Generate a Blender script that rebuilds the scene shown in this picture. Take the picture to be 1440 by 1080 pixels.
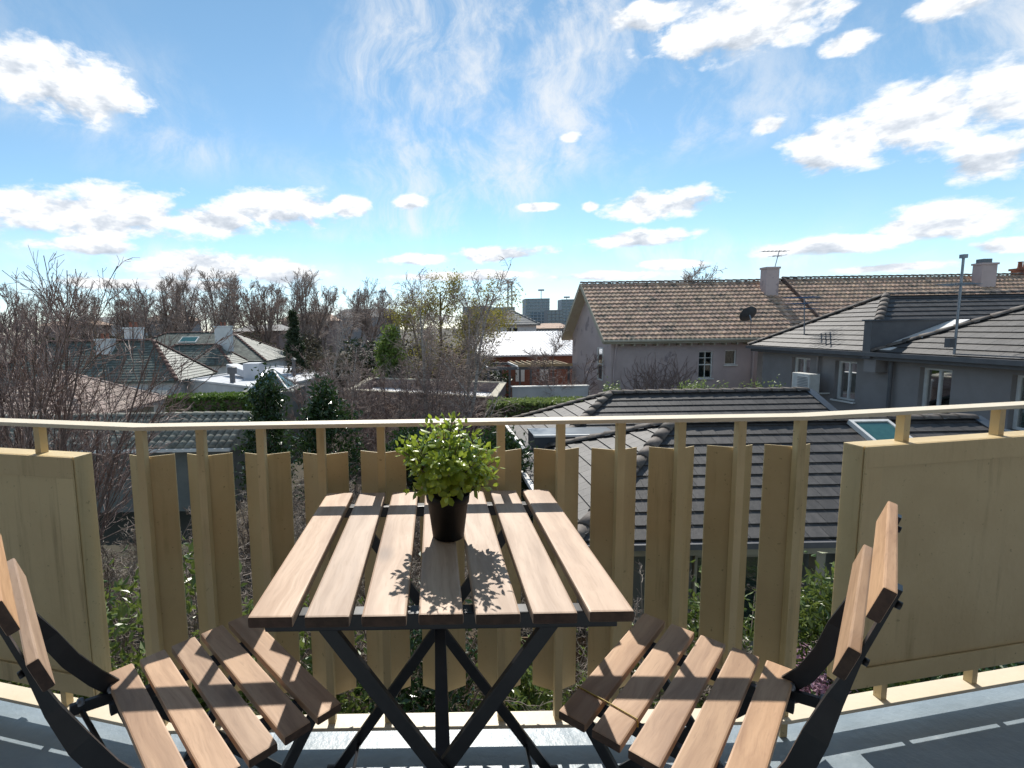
import bpy, bmesh, math, random
import numpy as np
from mathutils import Vector, Matrix

for o in list(bpy.data.objects): bpy.data.objects.remove(o)
SC = bpy.context.scene
COL = SC.collection
rad = math.radians

# ---------------------------------------------------------------- camera
FPX, X0, Y0, EYE = 717.0, 611.0, 540.0, 1.10        # focal length and principal point in photo pixels, eye height over the balcony floor
PITCH, ROLL = rad(6.27), rad(-0.91)
_f0, _r0, _u0 = Vector((0, 1, 0)), Vector((1, 0, 0)), Vector((0, 0, 1))
FWD = math.cos(PITCH)*_f0 - math.sin(PITCH)*_u0
_u = math.sin(PITCH)*_f0 + math.cos(PITCH)*_u0
RGT = math.cos(ROLL)*_r0 + math.sin(ROLL)*_u
UPV = -math.sin(ROLL)*_r0 + math.cos(ROLL)*_u
cam_d = bpy.data.cameras.new('camera'); cam = bpy.data.objects.new('camera', cam_d); COL.objects.link(cam)
cam.matrix_world = Matrix(((RGT.x, UPV.x, -FWD.x, 0), (RGT.y, UPV.y, -FWD.y, 0), (RGT.z, UPV.z, -FWD.z, EYE), (0, 0, 0, 1)))
cam_d.sensor_width = 36.0; cam_d.lens = 36.0*FPX/1440.0
cam_d.shift_x = (720.0 - X0)/1440.0; cam_d.shift_y = 0.0
cam_d.clip_start = 0.05; cam_d.clip_end = 6000
SC.camera = cam

def ray(px, py):
    return RGT*((px - X0)/FPX) - UPV*((py - Y0)/FPX) + FWD
def at(px, py, Y):                                   # where the sight line of a photo pixel meets the depth Y
    v = ray(px, py); return Vector((0, 0, EYE)) + v*(Y/v.y)

# ---------------------------------------------------------------- sun, sky, exposure
SUN_EL, SUN_AZ = rad(45.5), rad(0.0)                 # straight ahead over the railing
sd = bpy.data.lights.new('sun', 'SUN'); sd.energy = 4.6; sd.angle = rad(0.53); sd.color = (1.0, 0.95, 0.87)
sun = bpy.data.objects.new('sun', sd); COL.objects.link(sun)
sun_dir = Vector((math.sin(SUN_AZ)*math.cos(SUN_EL), math.cos(SUN_AZ)*math.cos(SUN_EL), math.sin(SUN_EL)))
sun.rotation_euler = sun_dir.to_track_quat('Z', 'Y').to_euler(); sun.location = (0, 0, 30)
SC.view_settings.view_transform = 'Standard'; SC.view_settings.look = 'None'
SC.view_settings.exposure = 0.32; SC.view_settings.gamma = 1.0; SC.view_settings.use_curve_mapping = False
SC.cycles.max_bounces = 8; SC.cycles.transparent_max_bounces = 16
SC.cycles.use_denoising = True

W = bpy.data.worlds.new('World'); SC.world = W; W.use_nodes = True
class NT:                                            # small helper that writes node graphs
    def __init__(s, tree): s.t = tree; s.n = tree.nodes; s.l = tree.links
    def new(s, typ, **kw):
        n = s.n.new(typ)
        for k, v in kw.items(): setattr(n, k, v)
        return n
    def put(s, sock, v):
        if isinstance(v, bpy.types.NodeSocket): s.l.new(v, sock)
        else: sock.default_value = v
    def math(s, op, a, b=None, clamp=False):
        n = s.new('ShaderNodeMath', operation=op, use_clamp=clamp); s.put(n.inputs[0], a)
        if b is not None: s.put(n.inputs[1], b)
        return n.outputs[0]
    def vmath(s, op, a, b=None):
        n = s.new('ShaderNodeVectorMath', operation=op); s.put(n.inputs[0], a)
        if b is not None: s.put(n.inputs[1], b)
        return n.outputs['Value'] if op in ('LENGTH', 'DOT_PRODUCT', 'DISTANCE') else n.outputs[0]
    def noise(s, vec, scale, detail=4, rough=.55, dist=0.0, col=False):
        n = s.new('ShaderNodeTexNoise'); s.put(n.inputs['Vector'], vec)
        n.inputs['Scale'].default_value = scale; n.inputs['Detail'].default_value = detail
        n.inputs['Roughness'].default_value = rough; n.inputs['Distortion'].default_value = dist
        return n.outputs['Color' if col else 'Fac']
    def ramp(s, fac, stops, interp='LINEAR'):
        n = s.new('ShaderNodeValToRGB'); s.put(n.inputs[0], fac); cr = n.color_ramp; cr.interpolation = interp
        while len(cr.elements) > 1: cr.elements.remove(cr.elements[-1])
        cr.elements[0].position = stops[0][0]; cr.elements[0].color = (*stops[0][1], 1)
        for p, c in stops[1:]:
            e = cr.elements.new(p); e.color = (*c, 1)
        return n.outputs[0]
    def mix(s, fac, a, b):
        n = s.new('ShaderNodeMix', data_type='RGBA'); s.put(n.inputs[0], fac)
        s.put(n.inputs[6], a if isinstance(a, bpy.types.NodeSocket) else (*a, 1)); s.put(n.inputs[7], b if isinstance(b, bpy.types.NodeSocket) else (*b, 1))
        return n.outputs[2]
    def smooth(s, x, lo, hi):
        n = s.new('ShaderNodeMapRange', interpolation_type='SMOOTHSTEP'); s.put(n.inputs[0], x)
        n.inputs[1].default_value = lo; n.inputs[2].default_value = hi
        return n.outputs[0]

w = NT(W.node_tree); w.n.clear()
sky = w.new('ShaderNodeTexSky', sky_type='NISHITA', sun_disc=False); sky.sun_elevation = SUN_EL; sky.sun_rotation = SUN_AZ
sky.altitude = 20; sky.air_density = 0.8; sky.dust_density = 0.0; sky.ozone_density = 3.0
hsv = w.new('ShaderNodeHueSaturation'); w.l.new(sky.outputs[0], hsv.inputs['Color']); hsv.inputs['Saturation'].default_value = .96; hsv.inputs['Hue'].default_value = .482
bg1 = w.new('ShaderNodeBackground'); w.l.new(hsv.outputs[0], bg1.inputs[0]); bg1.inputs[1].default_value = 0.125
D = w.new('ShaderNodeTexCoord').outputs['Generated']
sep = w.new('ShaderNodeSeparateXYZ'); w.l.new(D, sep.inputs[0])
az = w.math('ARCTAN2', sep.outputs[0], sep.outputs[1]); el = w.math('ARCSINE', sep.outputs[2])
pc = w.new('ShaderNodeCombineXYZ'); w.put(pc.inputs[0], az); w.put(pc.inputs[1], w.math('MULTIPLY', el, 1.9)); P = pc.outputs[0]
CUMULUS = [(95,118,125,62),(10,95,70,40),(60,300,110,42),(180,300,90,45),(300,312,80,26),(395,292,90,34),(490,290,34,18),(575,284,30,12),
 (1180,205,100,46),(1290,165,130,60),(1420,130,110,60),(1400,222,80,40),(1050,35,170,52),(905,25,70,26),(1195,60,45,20),(1340,5,70,22),
 (930,288,90,24),(900,336,90,15),(1330,310,150,32),(1180,345,130,16),(1420,345,80,14),(800,193,16,9),(757,291,32,8),(830,289,15,9),(1080,175,28,14),
 (290,375,130,24),(400,385,70,16),(120,345,90,14),(700,358,80,13),(590,365,50,10),(940,372,60,9),(1260,375,120,9),(660,388,120,8),(850,388,90,8),(230,400,160,10)]
field = None; offv = None
for cx, cy, rx, ry in CUMULUS:                       # the cumulus clouds in view, by direction
    v = ray(cx, cy).normalized(); va = ray(cx + rx, cy).normalized(); ve = ray(cx, cy - ry).normalized()
    a, e = math.atan2(v.x, v.y), math.asin(v.z)
    ra = abs(math.atan2(va.x, va.y) - a); re = abs(math.asin(ve.z) - e)*1.9
    tv = w.vmath('SUBTRACT', P, (a, e*1.9, 0)); tv = w.vmath('MULTIPLY', tv, (1/ra, 1/re, 0)); t = w.vmath('LENGTH', tv)
    t = w.math('SUBTRACT', 1.0, t)
    if field is None: field, offv = t, tv
    else:
        mv = w.new('ShaderNodeMix', data_type='VECTOR'); w.put(mv.inputs[0], w.math('GREATER_THAN', t, field)); w.put(mv.inputs[4], offv); w.put(mv.inputs[5], tv); offv = mv.outputs[1]
        field = w.math('MAXIMUM', field, t)
n1 = w.noise(P, 15.0, 6, .60, .15); P2 = w.vmath('ADD', P, (0, .045, 0)); n2 = w.noise(P2, 15.0, 4, .60, .15)
nb = w.noise(P, 3.2, 3, .55)                         # scattered clouds all round the sky
around = w.math('SUBTRACT', w.smooth(nb, .52, .80), .75)
behind = w.smooth(w.math('ABSOLUTE', az), .95, 1.25)  # outside the picture the same kind of clouds go on
fld = w.math('MAXIMUM', field, w.math('SUBTRACT', w.math('MULTIPLY', around, behind), w.math('SUBTRACT', 1.0, behind)))
so = w.new('ShaderNodeSeparateXYZ'); w.put(so.inputs[0], offv); low = w.smooth(so.outputs[1], .25, -.75)
dens = w.math('ADD', w.math('MULTIPLY', fld, 1.0), w.math('MULTIPLY', w.math('SUBTRACT', n1, .5), 1.9))
alpha = w.smooth(dens, -.02, .42)
light = w.math('ADD', .74, w.math('MULTIPLY', w.math('SUBTRACT', n1, n2), 2.4), clamp=True)
thick = w.smooth(dens, .45, 1.15)
light = w.math('SUBTRACT', light, w.math('ADD', w.math('MULTIPLY', thick, .10), w.math('MULTIPLY', low, .26)), clamp=True)
ccol = w.ramp(light, [(0.0, (.50,.56,.64)), (.35, (.68,.73,.80)), (.62, (.93,.95,.97)), (1.0, (1.0,1.0,1.0))])
# thin high streaks
inv = w.math('DIVIDE', 1.0, w.math('ADD', w.math('MAXIMUM', sep.outputs[2], 0.0), .10))
pl = w.new('ShaderNodeCombineXYZ'); w.put(pl.inputs[0], w.math('MULTIPLY', sep.outputs[0], inv)); w.put(pl.inputs[1], w.math('MULTIPLY', sep.outputs[1], inv))
mp = w.new('ShaderNodeMapping'); w.l.new(P, mp.inputs[0]); mp.inputs['Rotation'].default_value = (0, 0, rad(28)); mp.inputs['Scale'].default_value = (2.3, .85, 1)
wa = w.noise(P, 2.2, 3, .5, col=True); wv = w.vmath('ADD', mp.outputs[0], w.vmath('MULTIPLY', wa, (.55, .35, 0)))
c1 = w.noise(wv, 3.2, 10, .68, .12); c2 = w.noise(pl.outputs[0], .55, 2, .5)
vv = ray(670, 110).normalized(); fan = w.vmath('LENGTH', w.vmath('MULTIPLY', w.vmath('SUBTRACT', P, (math.atan2(vv.x, vv.y), math.asin(vv.z)*1.9, 0)), (3.2, 1.9, 0)))
fan = w.smooth(fan, 1.15, .25)                       # the feathery veil high in the middle
cir = w.math('MULTIPLY', w.smooth(c1, .38, .70), w.math('ADD', w.smooth(c2, .42, .62), fan, clamp=True))
band = w.math('SUBTRACT', 1.0, w.smooth(el, .0, .22))        # paler, veiled sky low over the horizon
cir = w.math('ADD', w.math('MULTIPLY', cir, .85), w.math('MULTIPLY', w.smooth(c1, .36, .72), w.math('MULTIPLY', band, .5)), clamp=True)
bgc = w.new('ShaderNodeBackground'); bgc.inputs[0].default_value = (.96, .98, 1, 1); bgc.inputs[1].default_value = .80
bgk = w.new('ShaderNodeBackground'); w.l.new(ccol, bgk.inputs[0]); bgk.inputs[1].default_value = .90
m1 = w.new('ShaderNodeMixShader'); w.put(m1.inputs[0], cir); w.l.new(bg1.outputs[0], m1.inputs[1]); w.l.new(bgc.outputs[0], m1.inputs[2])
m2 = w.new('ShaderNodeMixShader'); w.put(m2.inputs[0], alpha); w.l.new(m1.outputs[0], m2.inputs[1]); w.l.new(bgk.outputs[0], m2.inputs[2])
W.cycles.sampling_method = 'MANUAL'; W.cycles.sample_map_resolution = 512
wo = w.new('ShaderNodeOutputWorld'); w.l.new(m2.outputs[0], wo.inputs[0])

# ---------------------------------------------------------------- materials
MATS = {}
def mat(name, c1, c2=None, rough=.7, scale=8.0, bump=0.0, bscale=None, stretch=(1,1,1), rnd=0.0, island=0.0, spec=.5, metal=0.0, detail=5, coat=0.0, lo=.35, hi=.65, spots=None, wrap=None):
    """noise mottled surface; rnd / island vary the tone from object to object / piece to piece"""
    m = bpy.data.materials.new(name); m.use_nodes = True; MATS[name] = m
    g = NT(m.node_tree); b = g.n['Principled BSDF']
    tc = g.new('ShaderNodeTexCoord').outputs['Object']
    mp = g.new('ShaderNodeMapping'); g.l.new(tc, mp.inputs[0]); mp.inputs['Scale'].default_value = stretch
    vec = mp.outputs[0]
    oi = g.new('ShaderNodeObjectInfo').outputs['Random']
    if rnd:
        vec = g.vmath('ADD', vec, g.vmath('MULTIPLY', (37., 19., 53.), None) if False else vec)
        cb = g.new('ShaderNodeCombineXYZ')
        for i, k in enumerate((37., 91., 17.)): g.put(cb.inputs[i], g.math('MULTIPLY', oi, k))
        vec = g.vmath('ADD', mp.outputs[0], cb.outputs[0])
    n = g.noise(vec, scale, detail, .6)
    c2 = c2 or tuple(x*.7 for x in c1)
    col = g.mix(g.smooth(n, lo, hi), c1, c2)
    if rnd or island:
        r = oi if rnd else g.new('ShaderNodeNewGeometry').outputs['Random Per Island']
        k = rnd or island
        hs = g.new('ShaderNodeHueSaturation'); g.l.new(col, hs.inputs['Color'])
        g.put(hs.inputs['Value'], g.math('ADD', 1 - k, g.math('MULTIPLY', r, 2*k)))
        g.put(hs.inputs['Hue'], g.math('ADD', .5 - k*.035, g.math('MULTIPLY', g.math('FRACT', g.math('MULTIPLY', r, 7.31)), k*.07)))
        col = hs.outputs[0]
    if spots:                                        # (colour, scale, threshold): stains and lichen with a shape of their own
        sc_, th = spots[1], spots[2]
        sn = g.noise(vec, sc_, 6, .65)
        col = g.mix(g.smooth(sn, th, th + .08), col, spots[0])
    if wrap:                                         # (colour, amount): grime streaks running down
        wm = g.new('ShaderNodeMapping'); g.l.new(vec, wm.inputs[0]); wm.inputs['Scale'].default_value = (38, 38, 2.2)
        g1 = g.noise(wm.outputs[0], 1.0, 5, .62); g2 = g.noise(vec, 4.5, 4, .6); g3 = g.noise(vec, 90, 3, .6)
        col = g.mix(g.math('MULTIPLY', g.math('MULTIPLY', g.smooth(g1, .50, .78), g.smooth(g2, .36, .66)), wrap[1]), col, wrap[0])
        col = g.mix(g.math('MULTIPLY', g.smooth(g3, .66, .74), .55), col, tuple(x*.5 for x in wrap[0]))
    g.put(b.inputs['Base Color'], col); b.inputs['Roughness'].default_value = rough; b.inputs['Metallic'].default_value = metal
    b.inputs['Specular IOR Level'].default_value = spec
    if coat: b.inputs['Coat Weight'].default_value = coat
    if bump:
        bn = g.new('ShaderNodeBump'); bn.inputs['Strength'].default_value = min(1, bump); bn.inputs['Distance'].default_value = .01
        g.put(bn.inputs['Height'], g.noise(vec, bscale or scale*4, 5, .6)); g.l.new(bn.outputs[0], b.inputs['Normal'])
    return m

def wood_mat(name, c1, c2, c3):
    m = bpy.data.materials.new(name); m.use_nodes = True; MATS[name] = m
    g = NT(m.node_tree); b = g.n['Principled BSDF']
    tc = g.new('ShaderNodeTexCoord').outputs['Object']; oi = g.new('ShaderNodeObjectInfo').outputs['Random']
    cb = g.new('ShaderNodeCombineXYZ')
    for i, k in enumerate((3.7, 9.1, 1.7)): g.put(cb.inputs[i], g.math('MULTIPLY', oi, k))
    v0 = g.vmath('ADD', tc, cb.outputs[0])
    mp = g.new('ShaderNodeMapping'); g.l.new(v0, mp.inputs[0]); mp.inputs['Scale'].default_value = (1.0, .07, 1.0)
    bend = g.noise(v0, 5.0, 2, .5, col=True)
    vec = g.vmath('ADD', mp.outputs[0], g.vmath('MULTIPLY', bend, (.035, .0, .035)))
    n1 = g.noise(vec, 42, 6, .65, .4); n2 = g.noise(vec, 13, 3, .5, .6); fine = g.noise(vec, 260, 3, .6)
    col = g.mix(g.smooth(n1, .36, .66), c1, c2)
    col = g.mix(g.math('MULTIPLY', g.smooth(n2, .50, .72), .6), col, c3)
    col = g.mix(g.math('MULTIPLY', g.smooth(fine, .52, .74), .28), col, c3)
    vo = g.new('ShaderNodeTexVoronoi'); vm = g.new('ShaderNodeMapping'); g.l.new(v0, vm.inputs[0]); vm.inputs['Scale'].default_value = (1, .5, 1); g.l.new(vm.outputs[0], vo.inputs['Vector']); vo.inputs['Scale'].default_value = 6.5
    kn = g.math('SUBTRACT', 1.0, g.smooth(vo.outputs['Distance'], .03, .16))                 # a knot here and there
    col = g.mix(g.math('MULTIPLY', kn, .65), col, tuple(x*.42 for x in c3))
    hs = g.new('ShaderNodeHueSaturation'); g.l.new(col, hs.inputs['Color'])
    g.put(hs.inputs['Value'], g.math('ADD', .84, g.math('MULTIPLY', oi, .34))); g.put(hs.inputs['Saturation'], g.math('ADD', .85, g.math('MULTIPLY', g.math('FRACT', g.math('MULTIPLY', oi, 5.7)), .25)))
    g.put(b.inputs['Base Color'], hs.outputs[0]); g.put(b.inputs['Roughness'], g.math('ADD', .42, g.math('MULTIPLY', n1, .25)))
    bn = g.new('ShaderNodeBump'); bn.inputs['Strength'].default_value = .22; bn.inputs['Distance'].default_value = .002
    g.put(bn.inputs['Height'], n1); g.l.new(bn.outputs[0], b.inputs['Normal'])
    return m

def glass_mat(name, tint, mixf):
    m = bpy.data.materials.new(name); m.use_nodes = True; MATS[name] = m
    g = NT(m.node_tree); g.n.clear()
    tr = g.new('ShaderNodeBsdfTransparent'); tr.inputs[0].default_value = (*tint, 1)
    gl = g.new('ShaderNodeBsdfGlossy'); gl.inputs['Roughness'].default_value = .03
    fr = g.new('ShaderNodeFresnel'); fr.inputs[0].default_value = 1.5
    mx = g.new('ShaderNodeMixShader'); g.put(mx.inputs[0], g.math('ADD', g.math('MULTIPLY', fr.outputs[0], .9), mixf)); g.l.new(tr.outputs[0], mx.inputs[1]); g.l.new(gl.outputs[0], mx.inputs[2])
    out = g.new('ShaderNodeOutputMaterial'); g.l.new(mx.outputs[0], out.inputs[0])
    return m

def leaf_mat(name, c1, c2, rough=.35, trans=.35, k=.35, spec=.5):
    m = bpy.data.materials.new(name); m.use_nodes = True; MATS[name] = m
    g = NT(m.node_tree); b = g.n['Principled BSDF']
    r = g.new('ShaderNodeNewGeometry').outputs['Random Per Island']; oi = g.new('ShaderNodeObjectInfo').outputs['Random']
    r = g.math('FRACT', g.math('ADD', r, oi))
    col = g.mix(r, c1, c2)
    g.put(b.inputs['Base Color'], col); b.inputs['Roughness'].default_value = rough; b.inputs['Specular IOR Level'].default_value = spec
    tl = g.new('ShaderNodeBsdfTranslucent'); g.put(tl.inputs[0], g.mix(.5, col, tuple(min(1, x*1.6) for x in c2)))
    mx = g.new('ShaderNodeMixShader'); mx.inputs[0].default_value = trans
    out = g.n['Material Output']; g.l.new(b.outputs[0], mx.inputs[1]); g.l.new(tl.outputs[0], mx.inputs[2]); g.l.new(mx.outputs[0], out.inputs[0])
    return m

wood_mat('acacia', (.50,.35,.24), (.385,.255,.168), (.22,.13,.08))
wood_mat('acacia_tan', (.50,.315,.185), (.37,.22,.125), (.19,.10,.055))
mat('end_grain_shaded', (.10,.06,.04), (.06,.035,.024), rough=.7, scale=60, rnd=.2)  # dark-stained slat ends, with their shade put into the colour too
mat('black_steel', (.012,.013,.016), (.02,.021,.025), rough=.38, scale=20, spec=.5)
mat('cream_paint', (.64,.505,.275), (.59,.455,.24), rough=.5, scale=5, bump=.16, bscale=45, spots=((.36,.27,.14), 17., .69), wrap=((.33,.235,.11), .75), rnd=.07)
mat('cream_edge', (.72,.63,.48), (.68,.58,.43), rough=.5, scale=6, bump=.08, bscale=70, spots=((.42,.33,.2), 25., .72))
mat('balcony_paint', (.27,.325,.365), (.225,.275,.31), rough=.40, scale=5, bump=.30, bscale=26, spec=.5, spots=((.33,.385,.42), 14., .62))
mat('pot_plastic', (.005,.005,.0055), (.008,.008,.0085), spec=.3, rough=.6, scale=30)
mat('soil', (.05,.035,.025), (.02,.015,.01), rough=.95, scale=60, bump=.8)
leaf_mat('box_leaf', (.11,.20,.018), (.38,.46,.055), rough=.32, trans=.33)
leaf_mat('glossy_leaf', (.018,.045,.014), (.045,.085,.022), rough=.25, trans=.15)
leaf_mat('garden_leaf', (.06,.11,.02), (.16,.20,.045), rough=.35, trans=.3)
leaf_mat('hedge_leaf', (.06,.12,.02), (.12,.19,.035), rough=.5, trans=.3)
leaf_mat('light_hedge_leaf', (.13,.19,.05), (.22,.28,.09), rough=.5, trans=.3)
leaf_mat('dark_leaf', (.012,.025,.008), (.03,.05,.014), rough=.55, trans=.15)
leaf_mat('willow_leaf', (.20,.19,.03), (.30,.26,.05), rough=.6, trans=.35)
leaf_mat('fir_leaf', (.09,.16,.025), (.19,.25,.05), rough=.55, trans=.25)
leaf_mat('pink_bloom', (.42,.20,.28), (.62,.42,.50), rough=.6, trans=.3)
leaf_mat('far_leaf', (.05,.045,.03), (.09,.075,.045), rough=.8, trans=.15)
mat('bark_brown', (.19,.14,.12), (.12,.085,.07), rough=.85, scale=12, rnd=.12)
mat('twig_purple', (.31,.225,.195), (.21,.15,.13), rough=.7, scale=3, island=.3)
mat('twig_grey', (.27,.22,.175), (.16,.125,.10), rough=.65, scale=3, island=.35)
mat('birch_bark', (.46,.42,.38), (.20,.17,.15), rough=.8, scale=5, stretch=(1,1,4))
mat('twig_far', (.40,.32,.275), (.28,.22,.19), rough=.9, scale=.5, island=.25)
mat('flat_tile', (.072,.066,.062), (.048,.044,.042), rough=.62, scale=9, bump=.5, bscale=50, rnd=.22, stretch=(1,.35,1), spots=((.12,.115,.10), 6., .68))
mat('flat_tile_field', (.072,.066,.062), (.048,.044,.042), rough=.62, scale=9, bump=.5, bscale=50, island=.22, stretch=(1,.35,1))
mat('ridge_cap', (.15,.125,.105), (.095,.08,.07), rough=.75, scale=7, bump=.4, rnd=.2, spots=((.20,.19,.13), 9., .66))
mat('terracotta', (.52,.355,.25), (.35,.25,.185), rough=.85, scale=3, bump=.4, bscale=30, island=.24, spots=((.17,.14,.11), 1.6, .56))
mat('pale_terracotta', (.46,.36,.30), (.33,.25,.21), rough=.85, scale=3, bump=.4, bscale=30, island=.25, spots=((.22,.19,.16), 3., .6))
mat('mossy_tile', (.29,.275,.23), (.18,.185,.155), rough=.9, scale=6, bump=.5, rnd=.33, spots=((.30,.17,.10), 2.3, .66))
mat('slate', (.135,.15,.125), (.085,.10,.085), rough=.6, scale=1.5, bump=.3, island=.35)
mat('slate_ridge', (.16,.08,.06), (.10,.06,.05), rough=.85, scale=6)
mat('mauve_render', (.51,.415,.40), (.45,.365,.35), rough=.92, scale=1.1, bump=.15, bscale=18, spots=((.29,.235,.24), .9, .58))
mat('grey_render', (.28,.258,.25), (.25,.23,.222), rough=.9, scale=1.5, bump=.12, bscale=40)
mat('grey_trim', (.12,.12,.125), (.10,.10,.105), rough=.55, scale=3)
mat('flashing', (.085,.10,.12), (.12,.135,.15), rough=.4, scale=4, metal=.5)
mat('white_paint', (.74,.73,.70), (.66,.65,.62), rough=.5, scale=4)
mat('white_render', (.66,.66,.65), (.56,.57,.57), rough=.85, scale=1.2, spots=((.42,.42,.40), 1.5, .66))
mat('white_metal_roof', (.55,.56,.58), (.47,.48,.51), rough=.5, scale=1.0, stretch=(2,.2,1))
mat('beige_render', (.44,.40,.31), (.38,.34,.26), rough=.85, scale=2)
mat('sage_render', (.20,.205,.185), (.16,.165,.15), rough=.85, scale=2)
mat('brick_red', (.26,.10,.065), (.18,.075,.05), rough=.9, scale=5, stretch=(1,1,4), bump=.4)
mat('brown_brick', (.26,.195,.18), (.20,.15,.14), rough=.9, scale=5, stretch=(1,1,4), bump=.4)
mat('fence_timber', (.18,.105,.055), (.11,.065,.035), rough=.85, scale=6, stretch=(3,3,.3), rnd=.25)
mat('pine_timber', (.50,.36,.20), (.42,.29,.15), rough=.7, scale=5)
mat('aerial_metal', (.25,.27,.30), (.18,.20,.23), rough=.4, metal=.7)
mat('aerial_blue', (.05,.12,.26), (.04,.10,.2), rough=.4)
mat('dish_grey', (.045,.05,.055), (.06,.065,.07), rough=.5)
mat('white_plastic', (.70,.69,.65), (.62,.61,.57), rough=.45, scale=5)
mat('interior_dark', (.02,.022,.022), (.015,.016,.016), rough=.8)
mat('curtain', (.30,.31,.30), (.2,.21,.21), rough=.9, scale=8, stretch=(4,4,.2))
mat('shade_slab_paint', (.62,.57,.47), (.58,.53,.43), rough=.8)
mat('grey_concrete', (.30,.30,.31), (.24,.24,.25), rough=.85, scale=2)
mat('tower_glass', (.08,.14,.19), (.12,.19,.24), rough=.12, spec=.8)
mat('tower_slab', (.36,.40,.43), (.30,.34,.37), rough=.7)
mat('grey_roof', (.25,.245,.235), (.20,.195,.19), rough=.8, scale=1.0)
mat('ground', (.075,.055,.035), (.04,.036,.02), rough=.95, scale=.25, bump=.6, bscale=6, detail=8)
mat('chip_white', (.78,.77,.73), (.7,.69,.65), rough=.8)
glass_mat('pane_glass', (.72,.80,.78), .03)
mat('skylight_glass', (.03,.10,.095), (.04,.12,.11), rough=.08, spec=.7)
mat('rubber_band', (.45,.33,.05), (.4,.28,.04), rough=.5)

# ---------------------------------------------------------------- mesh helpers
ORG = {}                                             # world position that a thing's own coordinates start from
def org_of(o): return ORG.get(o.name, Vector((0, 0, 0))) if o else Vector((0, 0, 0))
def link(o, parent=None):
    COL.objects.link(o)
    if parent: o.parent = parent; ORG[o.name] = org_of(parent)
    return o
def thing(name, label, cat, loc=(0, 0, 0), rz=0.0, group=None):
    o = bpy.data.objects.new(name, None); COL.objects.link(o); o.location = loc; o.rotation_euler = (0, 0, rz)
    o.empty_display_size = .1; ORG[o.name] = Vector(loc); return tag(o, label, cat, group)
def tag(o, label, cat, group=None, kind=None):
    o['label'] = label; o['category'] = cat
    if group: o['group'] = group
    if kind: o['kind'] = kind
    return o
def struct(o): o['kind'] = 'structure'; return o
def stuff(o): o['kind'] = 'stuff'; return o
def mesh_of(name, v, f, mats, smooth=False, mi=None):
    me = bpy.data.meshes.new(name); me.from_pydata([tuple(x) for x in v], [], f)
    for m in (mats if isinstance(mats, (list, tuple)) else [mats]): me.materials.append(MATS[m])
    if smooth: me.polygons.foreach_set('use_smooth', [True]*len(me.polygons))
    if mi: me.polygons.foreach_set('material_index', mi)
    me.update(); return me
def place(name, me, parent=None, M=None):
    o = bpy.data.objects.new(name, me); link(o, parent)
    if M is not None: o.matrix_local = M
    return o
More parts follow.
